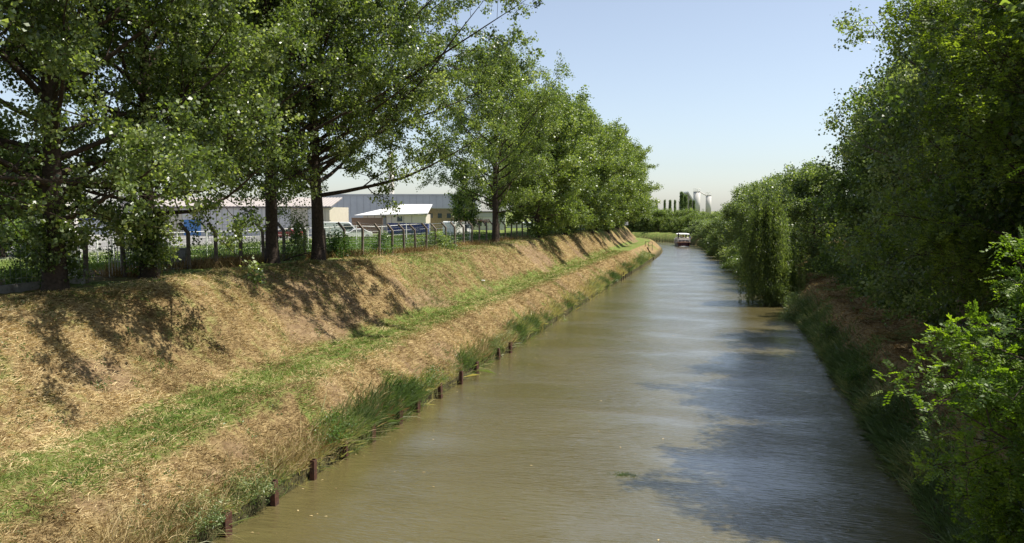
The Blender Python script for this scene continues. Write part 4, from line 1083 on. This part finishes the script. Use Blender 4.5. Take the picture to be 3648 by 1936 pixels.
# house at the bend
d = 232; k = d/796.4
t = thing('house', local(616, d, 5.2), 'small pale house at the bend beyond the last poplar', 'house', None, YAW)
hw = 12*k; h = hz(219.8,d)-5.2
MB().box(0, hw, 0, 6, -.6, h).build('wall', M['white_wall'], t)
MB().prism([(-.3,h-.05),(hw+.3,h-.05),(hw/2,h+1.3)], -.3, 6.3, 'y').build('roof', M['brown_wall'], t)
for f in (.15,.6): MB().box(hw*f, hw*f+.8, -.05, -.004, .8, 1.7).build('window', M['glass'], t)
# silos
d = 700; k = d/796.4
M['silo'] = simple('silo_concrete', (.50,.48,.45), .85, var=.08, scale=.3)
def silo(px, w, top, label):
    r_ = w*k/2; h = hz(top,d)-5
    t = thing('silo', local(px, d, 5.0), label, 'silo', 'concrete silos in the far distance', YAW)
    MB().lathe([(r_,0),(r_,h)], 28).build('shell', M['silo'], t, True)
    MB().lathe([(r_*1.04,h+.01),(r_*1.04,h+.5),(r_*.6,h+.55)], 28).build('rim', M['concrete'], t)
    b = MB()
    for i in range(12):
        a = i*math.pi/6; b.tube([(r_*math.cos(a),r_*math.sin(a),h+.5),(r_*math.cos(a),r_*math.sin(a),h+3.2)], .12, 4)
    for zz in (1.8, 3.1): b.tube([(r_*math.cos(i*math.pi/12), r_*math.sin(i*math.pi/12), h+zz) for i in range(25)], .12, 4, False)
    b.build('railing', M['white_metal'], t)
silo(696.0, 6.8, 192.3, 'large pale concrete silo, the left and taller of the two')
silo(707.7, 5.4, 196.0, 'smaller pale concrete silo, the right one of the two')
t = thing('gabled_plant', local(681.5, d+6, 5.0), 'pale gabled plant with steep white roof leaning to the big silo', 'building', None, YAW)
h0, h1 = hz(199.8,d)-5, hz(191.8,d)-5
MB().prism([(0,-1),(11.6*k,-1),(11.6*k,h0-2),(5.6*k,h1-.5),(1.0*k,h0-1),(0,h0-2)], 0, 14, 'y').build('wall', simple('plant_wall', (.36,.32,.28), .85, var=.1, scale=.2), t)
b = MB(); b.prism([(5.0*k,h1-.6),(5.6*k,h1+.3),(13*k,h0-2.6),(12.4*k,h0-3.6)], -1.2, 15, 'y'); b.build('roof', M['white_roof'], t)
MB().prism([(4.0*k,h0-9),(4.3*k,h0-8.2),(11.4*k,h0-14.5),(11*k,h0-15.3)], -2.5, -.01, 'y').build('lean_to_roof', M['white_roof'], t)
MB().box(6.6*k,7.8*k,-.2,-.01,h0-2.4,h0-1.6).build('window', M['white_wall'], t)
x0, y0 = at(698.2, d); x1, y1 = at(706.2, d)
o = MB().tube([(x0,y0,hz(192.2,d)+.6),(x1,y1,hz(196.6,d)+.6)], .55, 4).build('conveyor_bridge', M['silo']); tag(o, 'sloping conveyor bridge linking the two silos', 'conveyor')

# ------------------------------------------------------------------ vehicles
def car(loc, rz, paint, label, van=False, group=None):
    t = thing('parked_van' if van else 'parked_car', loc, label, 'van' if van else 'car', group, rz)
    if van:
        pr = [(-2.5,.35),(2.45,.35),(2.55,.95),(2.35,1.15),(1.55,2.0),(1.25,2.2),(-2.35,2.25),(-2.5,2.1)]; hw = .95; wz = [(1.5,1.2),(2.2,1.2),(1.5,1.92),(.6,1.92),(.6,1.2)]
    else:
        pr = [(-2.1,.32),(2.1,.32),(2.15,.62),(1.95,.82),(1.05,.95),(.4,1.38),(-.9,1.43),(-1.65,1.05),(-2.05,.98),(-2.15,.7)]; hw = .86; wz = [(.92,.98),(.36,1.32),(-.85,1.36),(-1.45,1.03)]
    MB().prism(pr, -hw, hw, 'y').build('body', paint, t, False, .06)
    b = MB()
    for s in (-1, 1): b.prism(wz, s*hw, s*(hw+.012), 'y')
    if van: b.add([(2.38,-.8,1.2),(2.38,.8,1.2),(1.62,.75,1.98),(1.62,-.75,1.98)], [(0,1,2,3)])
    else: b.add([(1.03,-.72,1.0),(1.03,.72,1.0),(.45,.62,1.385),(.45,-.62,1.385)], [(0,1,2,3)]).add([(-1.62,-.7,1.1),(-1.62,.7,1.1),(-.98,.62,1.43),(-.98,-.62,1.43)], [(0,3,2,1)])
    b.build('window', M['glass'], t)
    for x in (-1.4, 1.4):
        for s in (-1, 1):
            w = MB().lathe([(.30,-.1),(.33,-.06),(.33,.06),(.30,.1)], 16).build('wheel', simple('tyre', (.02,.02,.02), .8), t)
            w.location = (x, s*(hw-.06), .33); w.rotation_euler = (R(90),0,0)
    b = MB()
    for s in (-1, 1): b.box(2.10 if not van else 2.47, 2.165 if not van else 2.56, s*.6-.15, s*.6+.15, .62, .78)
    b.build('headlight', M['white_metal'], t)
    return t
M['car_silver'] = simple('car_silver', (.42,.44,.46), .3, .3, var=.03)
M['car_red'] = simple('car_red', (.30,.04,.035), .35, var=.05)
VG = 'vehicles parked in the yard'
car(local(98, 118, 5.05), YAW+R(180), M['car_silver'], 'silver grey car parked left of the warehouse behind the white fence', False, VG)
car(local(287, 110, 5.05), YAW+R(165), M['car_red'], 'red car parked before the right end of the warehouse', False, VG)
car(local(340, 112, 5.1), YAW+R(8), M['white_paint'], 'white van parked by the right of the shrub based poplar', True, VG)
car(local(356, 108, 5.05), YAW+R(200), M['white_paint'], 'white car parked beside the white van', False, VG)
car(local(458, 116, 5.15), YAW+R(60), M['white_paint'], 'white van parked by the small dark tree', True, VG)

# ------------------------------------------------------------------ boat
M['hull'] = simple('hull_maroon', (.045,.012,.02), .35, var=.1)
M['rub'] = simple('rub_rail', (.34,.20,.13), .5)
M['boat_white'] = simple('boat_white', (.40,.365,.36), .35, var=.05)
M['canvas'] = simple('canopy_canvas', (.85,.85,.86), .8, var=.03)
bt = thing('river_boat', (-10.9, 200.0, 0), 'maroon hulled cabin cruiser with a white canopy on the canal', 'boat', None, R(9))
st = [(0,.9,1.12),(.12,1.25,1.10),(.4,1.5,1.06),(.9,1.66,1.02),(2,1.74,.98),(6,1.74,.94),(9,1.6,.96),(10.4,1.2,1.0),(11,.5,1.05)]
vs = []; n = 7
for y, hw, sh in st:
    for k in range(n):
        f = k/(n-1)*2-1; a = abs(f)
        zz = -.4 if a < .75 else (-.4+(sh+.4)*((a-.75)/.25)); xx = hw*min(1, a/.75*.86 if a < .75 else .86+.14*((a-.75)/.25))
        vs.append((math.copysign(xx, f) if f else 0, y, zz))
fs = [(i*n+k, i*n+k+1, (i+1)*n+k+1, (i+1)*n+k) for i in range(len(st)-1) for k in range(n-1)]
fs += [tuple(range(n)), tuple(range((len(st)-1)*n, len(st)*n))]
fs += [(i*n, (i+1)*n, (i+1)*n+n-1, i*n+n-1) for i in range(len(st)-1)]
MB().add(vs, fs).build('hull', M['hull'], bt)
b = MB()
for s in (-1,1): b.tube([(s*hw, y, sh-.0) for y, hw, sh in st], .085, 6)
b.tube([(-.9,-.02,1.10),(0,-.12,1.15),(.9,-.02,1.10)], .09, 6); b.build('rub_rail', M['rub'], bt)
MB().prism([(-1.35,.75),(1.35,.75),(1.55,1.2),(1.55,8.6),(1.3,9.1),(-1.3,9.1),(-1.55,8.6),(-1.55,1.2)], .95, 1.78, 'z').build('cabin', M['boat_white'], bt, False, .05)
MB().prism([(-1.45,1.5),(1.45,1.5),(1.5,6.8),(-1.5,6.8)], 1.782, 2.12, 'z').build('deck_coaming', M['cream'], bt, False, .04)
for x in (-1.15,-.28,.6): MB().box(x, x+.55, .715, .748, 1.18, 1.62).build('window', M['glass'], bt)
for y in (1.6,3.2,4.8,6.4):
    for s in (-1,1): MB().box(min(s*1.552,s*1.58), max(s*1.552,s*1.58), y, y+1.0, 1.2, 1.6).build('window', M['glass'], bt)
b = MB(); nn = 8
for i in range(nn+1):
    x = -1.5+3.0*i/nn
    for j in range(nn+1):
        y = 1.6+4.6*j/nn; b.v.append((x, y, 3.20-.10*(x/1.5)**4-.12*((y-3.9)/2.3)**4))
for i in range(nn+1):
    for j in range(nn+1):
        x, y, z = b.v[i*(nn+1)+j]; b.v.append((x, y, z-.14))
m_ = (nn+1)**2
for i in range(nn):
    for j in range(nn):
        a = i*(nn+1)+j; b.f += [(a,a+nn+1,a+nn+2,a+1), (m_+a,m_+a+1,m_+a+nn+2,m_+a+nn+1)]
for i in range(nn):
    a = i*(nn+1); c = a+nn+1; b.f += [(a,m_+a,m_+c,c),(a+nn,c+nn,m_+c+nn,m_+a+nn)]
    b.f += [(i,i+1,m_+i+1,m_+i),(nn*(nn+1)+i,m_+nn*(nn+1)+i,m_+nn*(nn+1)+i+1,nn*(nn+1)+i+1)]
b.build('canopy', M['canvas'], bt)
for x in (-1.4,1.4):
    for y in (1.8,6.0): MB().tube([(x,y,2.1),(x,y,3.1)], .03, 6).build('canopy_pole', M['white_metal'], bt)
b = MB()
for s in (-1,1):
    b.tube([(s*1.5,.9,1.55),(s*1.68,3,1.6),(s*1.68,8,1.6)], .022, 5)
    for y in (1.2,2.4,3.8,5.4,7): b.tube([(s*1.66,y,.98),(s*1.66,y,1.6)], .02, 5)
b.tube([(-1.5,.9,1.55),(-.9,.15,1.65),(0,-.05,1.68),(.9,.15,1.65),(1.5,.9,1.55)], .025, 5)
for x in (-.9,0,.9): b.tube([(x,.1,1.1),(x,.1,1.66)], .02, 5)
b.build('guard_rail', M['white_metal'], bt)
# bow wave
rngw = np.random.default_rng(5)
n = 420; a = rngw.uniform(-1,1,n); P = np.stack([a*1.1, -.25-.5*rngw.uniform(0,1,n)*(1-a*a)-.1, .02+.13*rngw.uniform(0,1,n)*(1-np.abs(a))], -1)
o = link('bow_wave', leaves_mesh('bow_wave', P, np.zeros(n), rngw, .22, simple('foam', (.85,.86,.86), .6, var=.03), .9), bt)
# people on the boat: skinned figures
def person(loc, rz, label, shirt, trousers, sit=True):
    t = thing('person', loc, label, 'person', 'people on the boat', rz)
    if sit:
        J = [((0,0,0),.13),((0,0,.22),.13),((0,0,.42),.15),((0,0,.54),.06),((0,0,.62),.07),((0,-.02,.72),.10),((0,-.01,.80),.07),
             ((.18,0,.47),.06),((.26,-.06,.24),.045),((.2,-.26,.14),.04),((-.18,0,.47),.06),((-.26,-.06,.24),.045),((-.2,-.26,.14),.04),
             ((.1,0,-.02),.09),((.12,-.42,-.02),.07),((.12,-.46,-.42),.05),((-.1,0,-.02),.09),((-.12,-.42,-.02),.07),((-.12,-.46,-.42),.05)]
    else:
        J = [((0,0,0),.13),((0,0,.22),.13),((0,0,.42),.15),((0,0,.54),.06),((0,0,.62),.07),((0,-.02,.72),.10),((0,-.01,.80),.07),
             ((.18,0,.47),.06),((.25,0,.2),.045),((.26,-.1,-.03),.04),((-.18,0,.47),.06),((-.25,0,.2),.045),((-.26,-.1,-.03),.04),
             ((.09,0,-.08),.09),((.1,-.02,-.44),.07),((.1,0,-.86),.05),((-.09,0,-.08),.09),((-.1,-.02,-.44),.07),((-.1,0,-.86),.05)]
    E_ = [(0,1),(1,2),(2,3),(3,4),(4,5),(5,6),(2,7),(7,8),(8,9),(2,10),(10,11),(11,12),(0,13),(13,14),(14,15),(0,16),(16,17),(17,18)]
    me = bpy.data.meshes.new('body'); me.from_pydata([j[0] for j in J], E_, [])
    o = bpy.data.objects.new('body', me); COL.objects.link(o)
    m = o.modifiers.new('s','SKIN'); m2 = o.modifiers.new('u','SUBSURF'); m2.levels = 1; m2.render_levels = 1
    for v, j in zip(me.skin_vertices[0].data, J): v.radius = (j[1], j[1])
    me.skin_vertices[0].data[0].use_root = True
    bpy.context.view_layer.update()
    nm = bpy.data.meshes.new_from_object(o.evaluated_get(bpy.context.evaluated_depsgraph_get()))
    bpy.data.objects.remove(o)
    nm.materials.clear()
    for mt in (shirt, trousers, M['skin']): nm.materials.append(mt)
    for p in nm.polygons:
        z = p.center.z; ax = abs(p.center.x)
        p.material_index = 2 if z > .56 or (ax > .2 and z < .3 and z > -.1) else (1 if z < .06 else 0); p.use_smooth = True
    link('body', nm, t)
    h = MB().lathe([(.0,.84),(.07,.83),(.115,.76),(.118,.70),(.09,.68)], 10); link_ = h.build('hair', M['hair'], t, True); link_.location = (0,.015,0)
M['skin'] = simple('skin', (.50,.30,.22), .6); M['hair'] = simple('hair', (.05,.035,.025), .7)
cl = lambda n, c: simple(n, c, .8)
mt = Matrix.Rotation(R(9), 4, 'Z'); mt.translation = Vector((-10.9,200,0))
def seat(x, y, z): return mt @ Vector((x, y, z))
person(seat(-1.25,1.25,1.78+.88), R(9), 'person in dark clothes standing at the left front of the boat', cl('navy_top',(.02,.02,.05)), cl('dark_trousers',(.02,.02,.03)), False)
person(seat(-.55,2.4,1.78+.45), R(30), 'person in a pale top seated left under the canopy', cl('pale_top',(.6,.5,.45)), cl('grey_trousers',(.1,.1,.12)))
person(seat(.1,3.2,1.78+.45), R(0), 'person in a pink top seated mid deck under the canopy', cl('pink_top',(.55,.25,.22)), cl('beige_trousers',(.35,.3,.22)))
person(seat(.75,2.6,1.78+.45), R(-20), 'person in a dark top seated right under the canopy', cl('dark_top',(.05,.05,.06)), cl('brown_trousers',(.12,.08,.06)))
person(seat(1.62,2.2,1.0+.88), R(9), 'person in a blue top standing on the right side deck of the boat', cl('blue_top',(.03,.05,.25)), cl('white_trousers',(.6,.6,.6)), False)
# litter, fallen branch, floating weed
x, y = -19.6, 62.0
o = MB().prism([(0,0),(.22,.02),(.3,.14),(.18,.26),(.05,.2),(-.06,.12)], 0, .08, 'z').build('litter_rag', M['white_metal'], None, False, .02); o.location = (x, y, gz(x,y)+.02); tag(o, 'crumpled white rag on the foot of the left slope', 'litter')
b = Tubes(); rb = np.random.default_rng(3)
b.add(np.array([[0,0,.1],[.8,.1,.42],[1.7,.0,.6],[2.5,.2,.9]]), np.array([.05,.04,.03,.012]), 6); b.add(np.array([[1.4,.05,.5],[1.9,-.2,.3],[2.2,-.3,.05]]), np.array([.02,.015,.008]), 5); b.add(np.array([[.8,.1,.42],[1.3,.4,.35],[1.9,.6,.2]]), np.array([.02,.015,.008]), 5)
o = link('fallen_branch', b.mesh('fallen_branch', M['bark'])); o.location = (-24.9, 40.9, gz(-24.9,40.9)); o.rotation_euler = (0,0,R(12)); tag(o, 'bare fallen branch leaning between the two middle poplar trunks', 'branch')
P = np.stack([rng.normal(size=260)*.2, rng.normal(size=260)*.13, np.full(260,.006)+rng.uniform(0,.01,260)], -1)
o = link('floating_weed', leaves_mesh('floating_weed', P, np.full(260,.1), rng, .06, M['dark_leaf'], .4, up=6)); o.location = (-3.3, 26.6, 0); tag(o, 'dark patch of weed floating in mid canal', kind='stuff')
